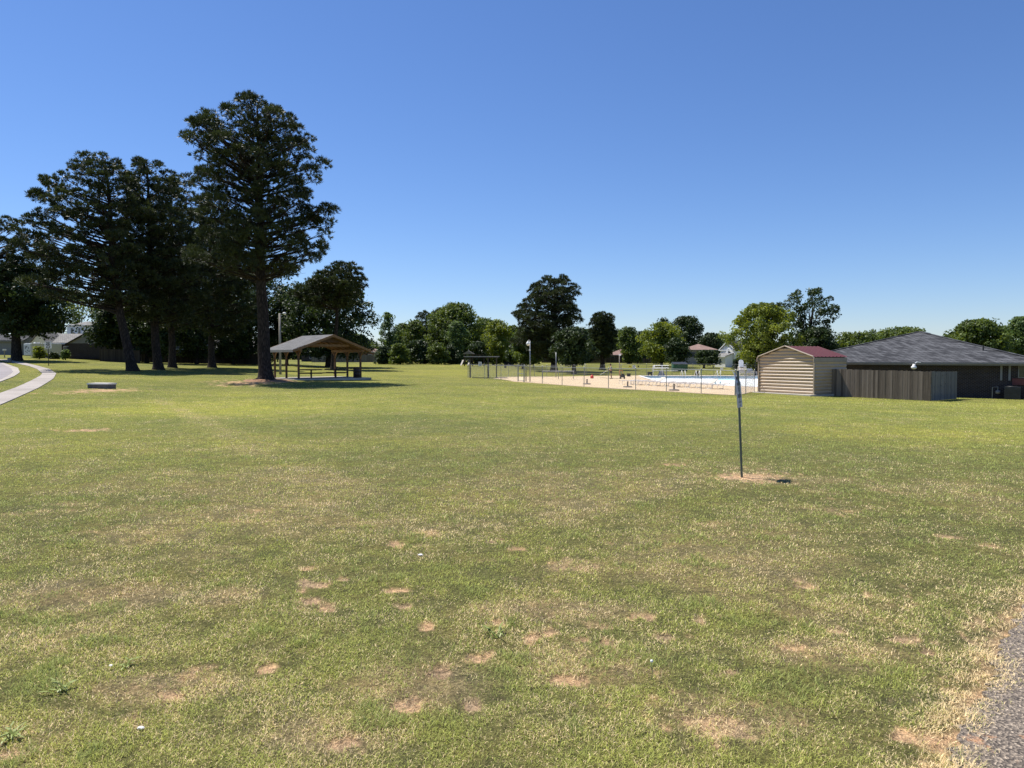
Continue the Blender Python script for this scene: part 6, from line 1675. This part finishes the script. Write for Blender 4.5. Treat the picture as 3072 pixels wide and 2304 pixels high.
for s in (-1, 1):
    for y in (1.6, 2.4):
        mb = MB(); mb.tube([(s * .86, y, .33), (s * 1.06, y, .33)], .33, 16); wh = part('wheel', mb, M_BLACK, tr_)
        mb = MB(); mb.tube([(s * 1.0, y, .33), (s * 1.075, y, .33)], .17, 12); part('rim', mb, M_GALV, wh)
mb = MB(); mb.beam((0, 4.4, .42), (0, 5.5, .42), .1, .1); part('tow_bar', mb, M_DARKTRIM, tr_)

# boundary fences
def fence_px(label, pa, pb_, h_, mat, name='board_fence', seed=1):
    a_, b_ = Vector(b2(*pa)), Vector(b2(*pb_))
    return board_fence(name, label, a_, b_, h_, mat, bw=.2, gap=.012, seed=seed)
fence_px('grey board fence beyond the lawn behind the right half of the shelter', (935, 176), (1162, 178), 1.75, M_BOARDGREY, seed=11)
fence_px('dark board fence in deep shade behind the front pine trunks', (300, 104), (420, 102), 1.8, M_BOARDSHADE, seed=12)
fence_px('dark board fence in deep shade between the pines and the shelter', (425, 110), (800, 126), 1.8, M_BOARDSHADE, seed=13)
fence_px('low dark board fence along the far lawn behind the broad pine', (1625, 176), (1972, 182), 1.3, M_BOARDSHADE, seed=14)
fence_px('grey board fence at the far lawn edge behind the play set', (1190, 180), (1385, 186), 1.7, M_BOARD, seed=15)

# bushes
def bush(label, px, d, prof, mat, seed, clumps=40, leaf=.2, name='bush', cat='bush', group=None):
    b_ = base(px, d); yb = 1072
    return leafy(name, label, [(px, prof[-1][0])], d, prof, .06, mat, clumps, 55, leaf, (.25, .5), seed, fork=.2, cat=cat, group=group)
bush('yellow green flowering bush in front of the cream porch', 118, 100, [(1040, 105, 125), (1052, 96, 138), (1066, 95, 145), (1074, 100, 140)], M_LIGHT, 91)
bush('pale hydrangea bush in the dark front garden of the ranch house', 196, 101, [(1050, 190, 206), (1058, 183, 212), (1072, 184, 208)], M_PALE, 92)
bush('dark bush beside the ranch house porch behind the speed limit sign', 160, 104, [(1058, 148, 170), (1066, 143, 178), (1076, 143, 180)], M_DARK, 93)
bush('rounded bush by the corner of the low brown roofed house', 1912, 176, [(1064, 1904, 1922), (1072, 1898, 1928), (1086, 1898, 1928)], M_MID, 94, leaf=.3)
bush('dark bush at the foot of the white gabled house', 2205, 128, [(1078, 2198, 2222), (1090, 2190, 2232), (1104, 2190, 2234)], M_DARK, 95, leaf=.25)
bush('dark bush left of the white annex', 2140, 146, [(1058, 2128, 2152), (1070, 2118, 2156), (1092, 2116, 2158)], M_DARK, 96, leaf=.28)

# distant trees closing the horizon
_g = np.random.default_rng(77)
_k = 0
for px in list(range(-420, 3500, 70)):
    d_ = _g.uniform(205, 265); top_y = _g.uniform(985, 1025)
    if px > 2150: top_y = _g.uniform(1000, 1030)
    w_ = _g.uniform(60, 85)
    c_ = px + _g.uniform(-20, 20)
    m_ = [M_DARK, M_MID, M_DARK, M_MID][_k % 4]; _k += 1
    leafy('distant_tree', 'distant tree forming part of the low tree line on the horizon', [(c_, 1080)], d_,
          [(top_y, c_ - w_ * .35, c_ + w_ * .3), (top_y + 14, c_ - w_ * .75, c_ + w_ * .7), (1045, c_ - w_, c_ + w_), (1070, c_ - w_, c_ + w_ * .95), (1084, c_ - w_ * .9, c_ + w_ * .9)],
          .35, m_, 90, 46, .62, (1.1, 2.2), 200 + _k, group='distant trees on the horizon')
